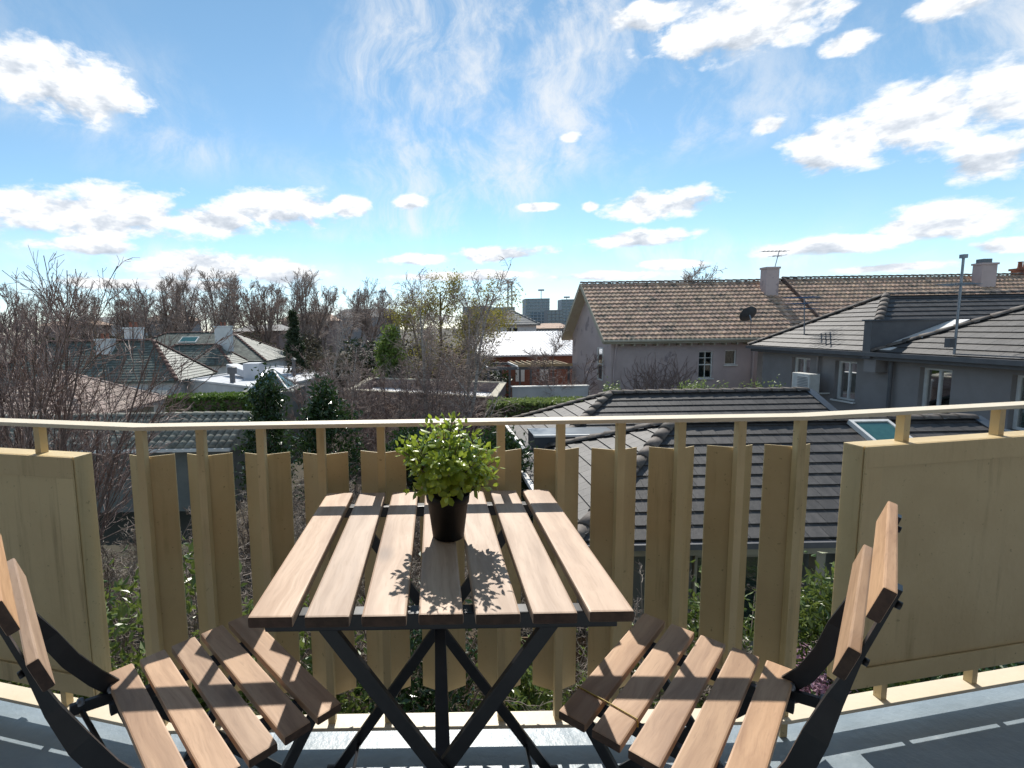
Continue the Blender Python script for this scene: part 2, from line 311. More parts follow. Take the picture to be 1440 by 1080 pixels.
class MB:
    def __init__(s): s.v = []; s.f = []; s.mi = []
    def add(s, v, f, mi=0):
        n = len(s.v); s.v += [Vector(x) for x in v]; s.f += [tuple(i + n for i in q) for q in f]; s.mi += [mi]*len(f); return s
    def hexa(s, p, mi=0):                            # p: 4 bottom corners, 4 top corners
        return s.add(p, [(3,2,1,0),(4,5,6,7),(0,1,5,4),(1,2,6,5),(2,3,7,6),(3,0,4,7)], mi)
    def box(s, lo, hi, mi=0):
        (a,b,c),(d,e,f) = lo, hi
        return s.hexa([(a,b,c),(d,b,c),(d,e,c),(a,e,c),(a,b,f),(d,b,f),(d,e,f),(a,e,f)], mi)
    def obox(s, c, ax, ay, az_, mi=0):               # centre and three half vectors
        c, ax, ay, az_ = Vector(c), Vector(ax), Vector(ay), Vector(az_)
        return s.hexa([c-ax-ay-az_, c+ax-ay-az_, c+ax+ay-az_, c-ax+ay-az_, c-ax-ay+az_, c+ax-ay+az_, c+ax+ay+az_, c-ax+ay+az_], mi)
    def bar(s, p, q, wid, dep, up=(0,0,1), mi=0):    # rectangular bar from p to q
        p, q = Vector(p), Vector(q); d = (q-p).normalized(); u = Vector(up); sx = d.cross(u)
        if sx.length < 1e-4: sx = d.cross(Vector((1,0,0)))
        sx.normalize(); u = sx.cross(d)
        return s.obox((p+q)/2, sx*wid/2, (q-p)/2, u*dep/2, mi)
    def prism(s, poly, vec, mi=0):
        n = len(poly); vec = Vector(vec); v = [Vector(p) for p in poly] + [Vector(p)+vec for p in poly]
        return s.add(v, [tuple(range(n))[::-1], tuple(range(n, 2*n))] + [(i, (i+1)%n, n+(i+1)%n, n+i) for i in range(n)], mi)
    def tube(s, pts, r, n=8, mi=0, flat=1.0, up=(0,0,1)):
        pts = [Vector(p) for p in pts]; K = len(pts); rs = r if isinstance(r, (list, tuple)) else [r]*K; V = []
        for i in range(K):
            d = (pts[min(i+1, K-1)] - pts[max(i-1, 0)]).normalized(); a = d.cross(Vector(up))
            if a.length < 1e-3: a = d.cross(Vector((1,0,0)))
            a.normalize(); b = a.cross(d)
            V += [pts[i] + rs[i]*(math.cos(2*math.pi*k/n)*a + flat*math.sin(2*math.pi*k/n)*b) for k in range(n)]
        F = [(i*n+k, i*n+(k+1)%n, (i+1)*n+(k+1)%n, (i+1)*n+k) for i in range(K-1) for k in range(n)]
        return s.add(V, F + [tuple(range(n))[::-1], tuple(range((K-1)*n, K*n))], mi)
    def lathe(s, prof, c, n=24, mi=0):               # prof: (radius, z)
        V = [(c[0]+r*math.cos(2*math.pi*k/n), c[1]+r*math.sin(2*math.pi*k/n), c[2]+z) for r, z in prof for k in range(n)]
        return s.add(V, [(i*n+k, i*n+(k+1)%n, (i+1)*n+(k+1)%n, (i+1)*n+k) for i in range(len(prof)-1) for k in range(n)], mi)
    def build(s, name, mats, parent=None, smooth=False, local=False, bevel=0.0):
        o_ = Vector((0,0,0)) if local else org_of(parent)
        me = mesh_of(name, [p - o_ for p in s.v], s.f, mats, smooth, s.mi if any(s.mi) else None)
        if bevel:
            bm = bmesh.new(); bm.from_mesh(me); bmesh.ops.recalc_face_normals(bm, faces=bm.faces)
            bmesh.ops.bevel(bm, geom=list(bm.edges), offset=bevel, segments=2, profile=.6, affect='EDGES', clamp_overlap=True)
            bm.to_mesh(me); bm.free()
        return place(name, me, parent)
def basis(o, x, y, z):
    return Matrix(((x[0],y[0],z[0],o[0]),(x[1],y[1],z[1],o[1]),(x[2],y[2],z[2],o[2]),(0,0,0,1)))

# roofs: tiles laid on a sloping plane.  o = eave corner, u along the eave, v up the slope, poly = outline in (u, v)
CAMV = Vector((0, 0, EYE))
def span(poly, v):
    us = []
    for (a, b), (c, d) in zip(poly, poly[1:] + poly[:1]):
        if abs(b-d) < 1e-9:
            if abs(b-v) < 1e-6: us += [a, c]
        elif min(b, d)-1e-6 <= v <= max(b, d)+1e-6: us.append(a + (c-a)*(v-b)/(d-b))
    return (min(us), max(us)) if us else (0, 0)
def tiles(parent, o, u, v, poly, tw, ex, style, m_obj, m_field, max_obj=0, name='tile', hi=.045, lo=.014, stag=.5, gap=.006):
    o, u, v = Vector(o), Vector(u).normalized(), Vector(v).normalized(); n = u.cross(v)
    if n.z < 0: n = -n
    vmax = max(p[1] for p in poly); out = []
    nseg, amp = {'flat': (1, 0), 'pan': (5, .045), 'barrel': (6, .085)}[style]
    def prof(t): return amp*math.sin(math.pi*t) if style == 'barrel' else (amp*(.5 - .5*math.cos(2*math.pi*t)) if amp else 0)
    j = 0
    while j*ex < vmax - .02:
        v0, v1 = j*ex, min((j+1)*ex + .02, vmax); a0, b0 = span(poly, v0); a1, b1 = span(poly, v1)
        k0 = math.floor(min(a0, a1)/tw) - 1; k1 = math.ceil(max(b0, b1)/tw) + 1; off = stag*tw*(j % 2)
        for k in range(k0, k1):
            ul, ur = k*tw + off, (k+1)*tw + off - gap
            L0, R0, L1, R1 = max(ul, a0), min(ur, b0), max(ul, a1), min(ur, b1)
            if R0 - L0 < .02 and R1 - L1 < .02: continue
            R0, R1 = max(R0, L0), max(R1, L1)
            whole = L0 == ul and R0 == ur and L1 == ul and R1 == ur and v1 == (j+1)*ex + .02
            out.append((ul, v0, v1, L0, R0, L1, R1, whole, ur-ul))
        j += 1
    def geom(t, rel):
        ul, v0, v1, L0, R0, L1, R1, whole, wd = t; bu, bv = (ul, v0) if rel else (0, 0); V = []; F = []
        for i in range(nseg+1):
            f = i/nseg; x0, x1 = L0+(R0-L0)*f, L1+(R1-L1)*f
            h0, h1 = prof((x0-ul)/wd), prof((x1-ul)/wd)
            V += [(x0-bu, v0-bv, 0.0), (x0-bu, v0-bv, hi+h0), (x1-bu, v1-bv, lo+h1), (x1-bu, v1-bv, -.01)]
        for i in range(nseg):
            a, b = 4*i, 4*i+4; F += [(a, b, b+1, a+1), (a+1, b+1, b+2, a+2)]
        e = 4*nseg; F += [(0, 1, 2, 3), (e, e+3, e+2, e+1)]
        return V, F
    out.sort(key=lambda t: (o + u*(t[3]+t[4])/2 + v*t[1] - CAMV).length)
    shared = None; R_ = org_of(parent)
    for t in out[:max_obj]:
        V, F = geom(t, True)
        if t[7]:
            if shared is None: shared = mesh_of(name, V, F, m_obj, nseg > 1)
            me = shared
        else: me = mesh_of(name, V, F, m_obj, nseg > 1)
        place(name, me, parent, basis(o + u*t[0] + v*t[1] - R_, u, v, n))
    rest = out[max_obj:]
    if rest:
        b = MB()
        for t in rest:
            V, F = geom(t, False); b.add([o + u*p[0] + v*p[1] + n*p[2] for p in V], F)
        stuff(b.build(name + '_field', m_field, parent))
    return out
def caps(parent, p0, p1, m, r=.12, step=.40, name='ridge_tile', up=(0,0,1)):
    p0, p1 = Vector(p0), Vector(p1); d = (p1-p0); L = d.length; d.normalize(); s_ = d.cross(Vector(up)).normalized(); n = s_.cross(d); k = max(1, round(L/step)); st = L/k
    V = []; F = []; N = 6
    for e, (x, rr, dz) in enumerate(((0, r*1.06, .03), (st+.03, r*.94, .008))):
        for i in range(N+1):
            a = math.pi*(i/N); V += [(x, math.cos(a)*rr*1.1, math.sin(a)*rr*.72 + dz - .02), (x, math.cos(a)*rr*.9, math.sin(a)*rr*.5 + dz - .02)]
    m_ = 2*(N+1)
    for i in range(N): F += [(2*i, 2*i+2, m_+2*i+2, m_+2*i), (2*i, 2*i+1, 2*i+3, 2*i+2), (m_+2*i, m_+2*i+2, m_+2*i+3, m_+2*i+1)]
    me = mesh_of(name, V, F, m, True); R_ = org_of(parent)
    for i in range(k): place(name, me, parent, basis(p0 + d*st*i - R_, d, s_, n))
def hip_planes(x0, x1, y0, y1, ze, zr):
    """eave rectangle, eave and ridge heights -> the four planes as (o, u, v, poly) and the ridge ends"""
    w_, d_ = x1-x0, y1-y0; h = min(w_, d_)/2; dz = zr-ze; s = math.hypot(h, dz)
    if w_ >= d_: A, B = Vector((x0+h, y0+h, zr)), Vector((x1-h, y0+h, zr))
    else: A, B = Vector((x0+h, y0+h, zr)), Vector((x0+h, y1-h, zr))
    wl = w_ - 2*h; dl = d_ - 2*h
    F = ((x0,y0,ze), (1,0,0), (0,h,dz), [(0,0),(w_,0),(w_-h,s),(h,s)])
    Bk = ((x1,y1,ze), (-1,0,0), (0,-h,dz), [(0,0),(w_,0),(w_-h,s),(h,s)])
    Lf = ((x0,y1,ze), (0,-1,0), (h,0,dz), [(0,0),(d_,0),(d_-h,s),(h,s)])
    Rt = ((x1,y0,ze), (0,1,0), (-h,0,dz), [(0,0),(d_,0),(d_-h,s),(h,s)])
    return {'front': F, 'back': Bk, 'left': Lf, 'right': Rt}, A, B
def roof_body(b, x0, x1, y0, y1, ze, A, B, t=.12):     # the closed solid under the tiles
    A, B = Vector(A) - Vector((0,0,.03)), Vector(B) - Vector((0,0,.03))
    v = [(x0,y0,ze-.03),(x1,y0,ze-.03),(x1,y1,ze-.03),(x0,y1,ze-.03),(x0,y0,ze-t),(x1,y0,ze-t),(x1,y1,ze-t),(x0,y1,ze-t), A, B]
    if abs(A.y-B.y) < 1e-6: f = [(0,1,9,8),(2,3,8,9),(3,0,8),(1,2,9)]
    else: f = [(0,1,8),(1,2,9,8),(2,3,9),(3,0,8,9)]
    return b.add(v, f + [(4,7,6,5),(0,4,5,1),(1,5,6,2),(2,6,7,3),(3,7,4,0)])
def wall(b, o, u, wd, z0, z1, holes=(), depth=.14, inward=(0,1,0), mi=0):
    """upright wall face from o along u, with openings (a, b, zlo, zhi) and their reveals"""
    o, u, inn = Vector(o), Vector(u).normalized(), Vector(inward)
    us = sorted({0, wd, *[h[0] for h in holes], *[h[1] for h in holes]}); zs = sorted({z0, z1, *[h[2] for h in holes], *[h[3] for h in holes]})
    pt = lambda a, z, k=0: Vector((o.x, o.y, 0)) + u*a + Vector((0,0,z)) + inn*depth*k
    for a, c in zip(us, us[1:]):
        for z, y in zip(zs, zs[1:]):
            if any(h[0]-1e-6 <= a and c <= h[1]+1e-6 and h[2]-1e-6 <= z and y <= h[3]+1e-6 for h in holes): continue
            b.add([pt(a,z), pt(c,z), pt(c,y), pt(a,y)], [(0,1,2,3)], mi)
    for a, c, z, y in holes:
        q = [(a,z),(c,z),(c,y),(a,y)]
        for (p1, q1), (p2, q2) in zip(q, q[1:]+q[:1]): b.add([pt(p1,q1), pt(p2,q2), pt(p2,q2,1), pt(p1,q1,1)], [(0,1,2,3)], mi)
    return b
def window(parent, o, u, inn, a, c, z0, z1, depth=.10, fr=.05, frame='white_paint', bars=(), sill=True, back='interior_dark', shutters=False, name='window'):
    """sash window: frame ring as the part, pane, glazing bars, sill and what stands behind the glass as sub-parts"""
    o, u, inn = Vector(o), Vector(u).normalized(), Vector(inn).normalized(); Z = Vector((0,0,1))
    P = lambda x, z, k: Vector((o.x, o.y, 0)) + u*x + Z*z + inn*k
    fb = MB()
    for x0_, x1_, z0_, z1_ in ((a, a+fr, z0, z1), (c-fr, c, z0, z1), (a+fr, c-fr, z0, z0+fr), (a+fr, c-fr, z1-fr, z1)):
        fb.obox(P((x0_+x1_)/2, (z0_+z1_)/2, depth), u*(x1_-x0_)/2, inn*.03, Z*(z1_-z0_)/2)
    w_ = fb.build(name, frame, parent)
    MB().obox(P((a+c)/2, (z0+z1)/2, depth+.012), u*((c-a)/2-fr), inn*.003, Z*((z1-z0)/2-fr)).build('pane', 'pane_glass', w_)
    for kind, f, th in bars:
        g = MB()
        if kind == 'v': g.obox(P(a+(c-a)*f, (z0+z1)/2, depth-.002), u*th/2, inn*.024, Z*((z1-z0)/2-fr))
        elif kind == 'h': g.obox(P((a+c)/2, z0+(z1-z0)*f, depth-.004), u*((c-a)/2-fr), inn*.026, Z*th/2)
        else: g.obox(P(a+(c-a)*f[0], z0+(z1-z0)*(f[1]+f[2])/2, depth-.001), u*th/2, inn*.018, Z*((z1-z0)*(f[2]-f[1])/2))
        g.build('glazing_bar', frame, w_)
    if sill: MB().obox(P((a+c)/2, z0-.03, .03), u*((c-a)/2+.05), inn*.10, Z*.03).build('sill', frame, w_)
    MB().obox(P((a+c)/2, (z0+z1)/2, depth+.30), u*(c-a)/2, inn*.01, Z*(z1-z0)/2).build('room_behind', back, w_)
    if shutters:
        k = 14
        for s_ in range(2):
            xa, xb = (a+fr, (a+c)/2-.02) if s_ == 0 else ((a+c)/2+.02, c-fr)
            for i in range(k):
                z = z0+fr+(z1-z0-2*fr)*(i+.5)/k
                MB().obox(P((xa+xb)/2, z, depth+.07), u*((xb-xa)/2-.02), inn*.022 + Z*.026, inn*.003 - Z*.003).build('louvre', 'white_paint', w_)
    return w_
G = -5.2                                             # the ground, metres below the balcony floor

# ---------------------------------------------------------------- the setting
b = MB(); b.add([(-3000,-60,G),(3000,-60,G),(3000,4500,G),(-3000,4500,G)], [(0,1,2,3)]); struct(b.build('ground', 'ground'))

KL, KR = -.737, .915                                 # where the railing bends
AL, AR = rad(14.3), rad(10.2)
RY = 1.257
def rail_pt(x, off=0.0):                             # point on the railing's centre line (off: towards the garden)
    if x < KL: return Vector((x + math.sin(AL)*off, RY + (KL-x)*math.tan(AL) + math.cos(AL)*off, 0))
    if x > KR: return Vector((x - math.sin(AR)*off, RY + (x-KR)*math.tan(AR) + math.cos(AR)*off, 0))
    return Vector((x, RY + off, 0))
fl = [rail_pt(-3.2, .075), rail_pt(KL, .075), rail_pt(KR, .075), rail_pt(3.2, .075)]
b = MB(); b.prism([(-3.2,-1.6,-.18), (3.2,-1.6,-.18)] + [Vector((p.x, p.y, -.18)) for p in fl[::-1]], (0,0,.18))
fo = b.build('balcony_floor', 'balcony_paint'); struct(fo)
b = MB(); b.box((-4.5,-1.95,G), (4.5,-1.6,5.2)); hw = b.build('unseen_house_wall', 'brown_brick'); struct(hw)  # unseen wall behind the camera, added to help shade the railing
b = MB(); b.prism([(-3.2,-1.6,2.62), (3.2,-1.6,2.62)] + [Vector((p.x, p.y-.7, 2.62)) for p in fl[::-1]], (0,0,.2)); struct(b.build('added_shade_slab', 'shade_slab_paint'))   # unseen slab overhead, added to shade the railing and panels

# ---------------------------------------------------------------- the balcony railing
rail = thing('balcony_railing', 'cream painted steel balcony railing with folded plates, posts and two solid panels', 'railing', (0, RY, 0))
def flat_rail(name, x0, x1, z0, z1, mat_):
    pts = [x for x in (x0, KL, KR, x1)]
    for a, c in zip(pts, pts[1:]):
        V = []
        for z in (z0, z1):
            for x, off in ((a, -.025), (c, -.025), (c, .025), (a, .025)):
                p = rail_pt(x, 0)
                if x in (KL, KR): p = Vector((x + (math.tan(AL/2)*off if x == KL else -math.tan(AR/2)*off), RY + off, 0))
                else: p = rail_pt(x, 0) + (Vector((math.sin(AL), math.cos(AL), 0)) if x < KL else Vector((-math.sin(AR), math.cos(AR), 0)))*off
                V.append((p.x, p.y, z))
        MB().hexa(V).build(name, mat_, rail, bevel=.0012)
flat_rail('top_rail', -2.6, 2.6, .860, .870, 'cream_edge')
flat_rail('bottom_rail', -2.6, 2.6, .050, .060, 'cream_edge')
post_me = None; plate_me = {}
def post(x, z0, z1, a):
    bb = MB().box((-.0095,-.0105,z0), (.0095,.0105,z1)); me = mesh_of('post', bb.v, bb.f, 'cream_paint')
    p = rail_pt(x); return place('post', me, rail, Matrix.Translation((p.x, p.y-RY, 0)) @ Matrix.Rotation(a, 4, 'Z'))
PX = [KL + i*(KR-KL)/11 for i in range(12)]
V = []
hwid, dep, tk = .0585, .030, .003
prof = [(-hwid, dep), (0, 0), (hwid, dep), (hwid, dep+tk), (0, tk*1.2), (-hwid, dep+tk)]
Vp = [(x, y, z) for z in (.125, .785) for x, y in prof]
plate = mesh_of('folded_plate', Vp, [(0,1,7,6),(1,2,8,7),(2,3,9,8),(3,4,10,9),(4,5,11,10),(5,0,6,11),(0,5,4,1),(1,4,3,2),(6,7,10,11),(7,8,9,10)], 'cream_paint')
R1 = random.Random(5)
for i, x in enumerate(PX):
    end = i in (0, 11)
    post(x, .001 if end else .060, .860, (AL/2 if False else 0))
    place('folded_plate', plate, rail, Matrix.Translation((x, .0112, R1.uniform(-.0015, .0015))) @ Matrix.Rotation(rad(R1.uniform(-.8, .8)), 4, 'Z'))
def panel(xa, xb, side):                             # solid boxed panel with a sunk field on the balcony side
    A, B_ = rail_pt(xa), rail_pt(xb); d = (B_-A).normalized(); n = Vector((-d.y, d.x, 0)); n = n if n.y > 0 else -n
    L = (B_-A).length; z0, z1, th, bd = .125, .785, .031, .055
    bx_ = MB(); c = (A+B_)/2; Z = Vector((0,0,1))
    bx_.obox(c + Z*(z0+z1)/2 + n*.002, d*L/2, n*(th-.004), Z*(z1-z0)/2)
    po = bx_.build('panel', 'cream_paint', rail, bevel=.003)
    f = -n*(th-.001)
    for cc, hx, hz in ((c+Z*(z1-bd/2), L/2, bd/2), (c+Z*(z0+bd/2), L/2, bd/2), (A+d*bd/2+Z*(z0+z1)/2, bd/2, (z1-z0)/2-bd), (B_-d*bd/2+Z*(z0+z1)/2, bd/2, (z1-z0)/2-bd)):
        MB().obox(cc + f, d*hx, n*.0022, Z*hz).build('panel_border', 'cream_paint', po, bevel=.001)
    if side < 0:                                     # a chip of bare metal low on the left panel
        k = at(72, 920, (A.y+B_.y)/2 - .03); MB().add([k+d*x_+Z*z_-n*.006 for x_, z_ in ((-.018,.003),(-.008,.009),(.004,.006),(.02,.001),(.006,-.006),(-.012,-.007))], [(0,1,2,3,4,5)]).build('paint_chip', 'chip_white', po)
panel(1.078, 2.5, 1); panel(-2.5, -.922, -1)
for x in (1.224, 1.533, 1.842, 2.151, -1.052, -1.36, -1.67, -1.98):
    a = -AL if x < 0 else AR
    post(x, .785, .860, a); post(x, .060, .125, a)

# ---------------------------------------------------------------- the table
def slat_mesh(L, Wd, T, bev=.0035, m='acacia'):
    bm = bmesh.new(); bmesh.ops.create_cube(bm, size=1); bmesh.ops.scale(bm, vec=(Wd, L, T), verts=bm.verts)
    bmesh.ops.bevel(bm, geom=list(bm.edges), offset=bev, segments=2, profile=.6, affect='EDGES')
    me = bpy.data.meshes.new('slat'); bm.to_mesh(me); bm.free(); me.materials.append(MATS[m]); me.materials.append(MATS['end_grain_shaded'])
    for q in me.polygons: q.material_index = 1 if abs(q.normal.y) > .8 else 0
    return me
TY0, TYL, TW = .676, .545, .545
tb = thing('folding_table', 'square slatted wooden folding table with black crossed steel legs against the railing', 'table', (.004, TY0+TYL/2, 0))
sw, tt = .0635, .017
sm = slat_mesh(TYL, sw, tt)
for i in range(7):
    x = -TW/2 + sw/2 + i*(TW-sw)/6
    place('slat', sm, tb, Matrix.Translation((x, R1.uniform(-.0015, .0015), .70-tt/2)))
BT = .70 - tt
def tl(p): return Vector(p)                          # table parts are written in the table's own frame
for y in (-TYL/2+.045, TYL/2-.045):
    MB().box((-TW/2+.012, y-.012, BT-.026), (TW/2-.012, y+.012, BT-.0005)).build('crossbar', 'black_steel', tb, local=True, bevel=.002)
for y, s_ in ((-TYL/2+.072, 1), (TYL/2-.072, 1)):
    hc = .395
    for k in (-1, 1):
        yo = y + k*.006
        MB().bar((k*.195, yo, BT-.012), (-k*.262, yo, .012), .024, .011, up=(0,1,0)).build('leg', 'black_steel', tb, local=True, bevel=.0015)
        MB().tube([(-k*.285, yo, .012), (-k*.243, yo, .012)], .0125, 10).build('foot_cap', 'black_steel', tb, smooth=True, local=True)
MB().box((-.0125, -TYL/2+.06, .385), (.0125, TYL/2-.06, .397)).build('stretcher', 'black_steel', tb, local=True, bevel=.0015)
for k in (-1, 1):
    MB().tube([(k*.205, -TYL/2+.066, .085), (k*.205, TYL/2-.066, .085)], .0042, 8).build('tie_rod', 'black_steel', tb, smooth=True, local=True)

# ---------------------------------------------------------------- the two chairs
seat_me, back_me = slat_mesh(.392, .0475, .0155, .003, 'acacia_tan'), slat_mesh(.372, .0435, .0135, .0025, 'acacia_tan')
def chair(center, ang, label, band=False, bk=0.0):
    t = thing('folding_chair', label, 'chair', (center[0], center[1], 0), ang, 'slatted folding chairs at the table')
    RX = lambda x, z, rx, y=0: Matrix.Translation((x, y, z)) @ Matrix.Rotation(rx, 4, 'Y')
    for i in range(5): place('seat_slat', seat_me, t, RX((i-2)*.059, .4425 + (i-2)*.0015, rad(-1.4)))
    for x, z in ((-.236+bk, .700), (-.262+bk, .782)): place('back_slat', back_me, t, Matrix.Translation((x, 0, z)) @ Matrix.Rotation(rad(72), 4, 'Y'))
    for s_ in (-1, 1):
        MB().bar((-.150, s_*.118, .4225), (.142, s_*.118, .4290), .012, .022).build('seat_rail', 'black_steel', t, local=True, bevel=.0015)
        pts = [(-.277,.793),(-.270,.770),(-.247,.695),(-.227,.630),(-.208,.575),(-.188,.520),(-.160,.468),(-.125,.425),(-.085,.382),(.02,.255),(.13,.118),(.222,.004)]
        pts = [(x + bk*min(1, max(0, (z-.46)/.15)), z) for x, z in pts]
        wds = [.0025,.0025,.003,.009,.014,.0145,.0145,.0145,.014,.012,.012,.012]
        tks = [.009,.009,.009,.007,.0035,.0035,.0035,.0035,.0035,.0035,.0035,.0035]
        bb = MB(); V = []                            # flat bar that turns from edge-on at the back to broadside below
        for i, ((x, z), wd, tk_) in enumerate(zip(pts, wds, tks)):
            q0, q1 = pts[max(i-1,0)], pts[min(i+1,len(pts)-1)]; dx, dz = q1[0]-q0[0], q1[1]-q0[1]; l = math.hypot(dx, dz); nx, nz = -dz/l, dx/l
            y = s_*(.146 if z > .6 else .158)
            V += [(x-nx*wd, y-tk_, z-nz*wd), (x+nx*wd, y-tk_, z+nz*wd), (x+nx*wd, y+tk_, z+nz*wd), (x-nx*wd, y+tk_, z-nz*wd)]
        F = [(4*i+k, 4*i+(k+1)%4, 4*i+4+(k+1)%4, 4*i+4+k) for i in range(len(pts)-1) for k in range(4)] + [(3,2,1,0), tuple(range(4*len(pts)-4, 4*len(pts)))]
        bb.add(V, F).build('back_upright', 'black_steel', t, local=True)
        MB().bar((.128, s_*.136, .420), (-.205, s_*.136, .006), .008, .022, up=(0,0,1)).build('rear_leg', 'black_steel', t, local=True, bevel=.001)
        MB().bar((-.205, s_*.150, .432), (-.105, s_*.150, .420), .010, .020).build('bracket', 'black_steel', t, local=True, bevel=.0015)
        for x in (-.188, -.140):
            MB().tube([(x, s_*.147, .425), (x+.055, s_*.147, .235)], .0045, 8).build('link_rod', 'black_steel', t, smooth=True, local=True)
            MB().lathe([(.0,.0075),(.005,.006),(.0075,.0),(.0075,-.004)], (x, s_*.150, .4395), 12).build('bolt', 'aerial_metal', t, smooth=True, local=True)
        for x, z in ((-.250+bk, .690), (-.2745+bk, .772)):
            MB().tube([(x, s_*.146, z), (x-.005, s_*.146, z-.0015)], .005, 10).build('bolt', 'black_steel', t, smooth=True, local=True)
    for x, z in ((-.192, .022), (.205, .026)): MB().tube([(x, -.15, z), (x, .15, z)], .006, 8).build('cross_rod', 'black_steel', t, smooth=True, local=True)
    if band:
        y = .120
        MB().tube([(.1435, y, .440), (.1435, y+.002, .4548), (.09, y+.004, .4542), (.0345, y+.008, .4530), (.0335, y+.008, .440)], .0012, 6).build('rubber_band', 'rubber_band', t, local=True)
    return t
fL, fR = rad(42.7), rad(137.8)
chair((-.321-.118*math.cos(fL), .950-.118*math.sin(fL)), fL, 'slatted wooden folding chair on the left of the table, its back by the left panel', bk=-.019)
chair((.350-.118*math.cos(fR), .926-.118*math.sin(fR)), fR, 'slatted wooden folding chair on the right of the table, yellow band on its seat', band=True, bk=.012)

# ---------------------------------------------------------------- the potted plant
pl_ = thing('potted_plant', 'small bushy green plant in a black plastic pot on the table', 'plant', (.022, .945, .70))
pot = MB(); pot.lathe([(0,.001),(.0285,.001),(.030,.003),(.0385,.070),(.0405,.071),(.0425,.088),(.0405,.0885),(.038,.074),(.036,.070),(0,.070)], (0,0,0), 40)
pot.build('pot', 'pot_plastic', pl_, smooth=True, local=True)
MB().lathe([(0,.076),(.02,.078),(.0375,.073)], (0,0,0), 20).build('soil', 'soil', pl_, smooth=True, local=True)
rl = random.Random(11)
lm = []
for q in range(3):                                   # one oval leaf, cupped, three tones
    L, Wd = 1.0, .62
    V = [(0,0,0),(.30,-Wd*.42,.10),(.68,-Wd*.46,.12),(1,0,.02),(.68,Wd*.46,.12),(.30,Wd*.42,.10),(.35,0,0),(.7,0,.0)]
    lm.append(mesh_of('leaf', V, [(0,1,6),(1,2,7,6),(2,3,7),(3,4,7),(4,5,6,7),(5,0,6)], 'box_leaf', True))
stems = MB(); field = MB(); leaves = []
for k in range(165):
    th = rl.uniform(0, 2*math.pi); ph = math.acos(rl.uniform(-.45, 1)); rr = rl.uniform(.66, 1.13)
    tip = Vector((math.sin(ph)*math.cos(th)*.092*rr, math.sin(ph)*math.sin(th)*.088*rr, .152 + math.cos(ph)*(.078 if ph < 1.57 else .105)*rr))
    base = Vector((tip.x*.12, tip.y*.12, .074)); mid = base*.45 + tip*.55 + Vector((0,0,.012))
    if k % 2 == 0: stems.tube([base, mid, tip], [.0014,.0011,.0006], 5)
    d = (tip-mid).normalized(); a = d.cross(Vector((0,0,1)))
    a = a.normalized() if a.length > .1 else Vector((1,0,0)); c_ = a.cross(d)
    for j in range(7):                               # pairs of leaves up the tip of each sprig
        f = 1 - j*.15; p = mid.lerp(tip, f); az_ = j*2.39996 + k; sd_ = (a*math.cos(az_) + c_*math.sin(az_))
        spread = .35 + .16*j; dirv = (d*(1-spread*.75) + sd_*spread*1.3).normalized(); sz = (.0118 + .0038*j*.5)*rl.uniform(.85, 1.25)
        yv = dirv.cross(d); yv = yv.normalized() if yv.length > .05 else a; zv = dirv.cross(yv)
        leaves.append((p, dirv, yv, zv, sz))
leaves.sort(key=lambda t: t[0].y - .35*t[0].z)
for i, (p, x, y, z, s_) in enumerate(leaves):
    if i < 300: place('leaf', lm[i % 3], pl_, basis(p, x*s_, y*s_, z*s_))
    else:
        Vv = [v_.co for v_ in lm[0].vertices]; field.add([p + x*s_*v_[0] + y*s_*v_[1] + z*s_*v_[2] for v_ in Vv], [tuple(q.vertices) for q in lm[0].polygons])
stems.build('stems', 'bark_brown', pl_, local=True); stuff(field.build('foliage', 'box_leaf', pl_, smooth=True, local=True))

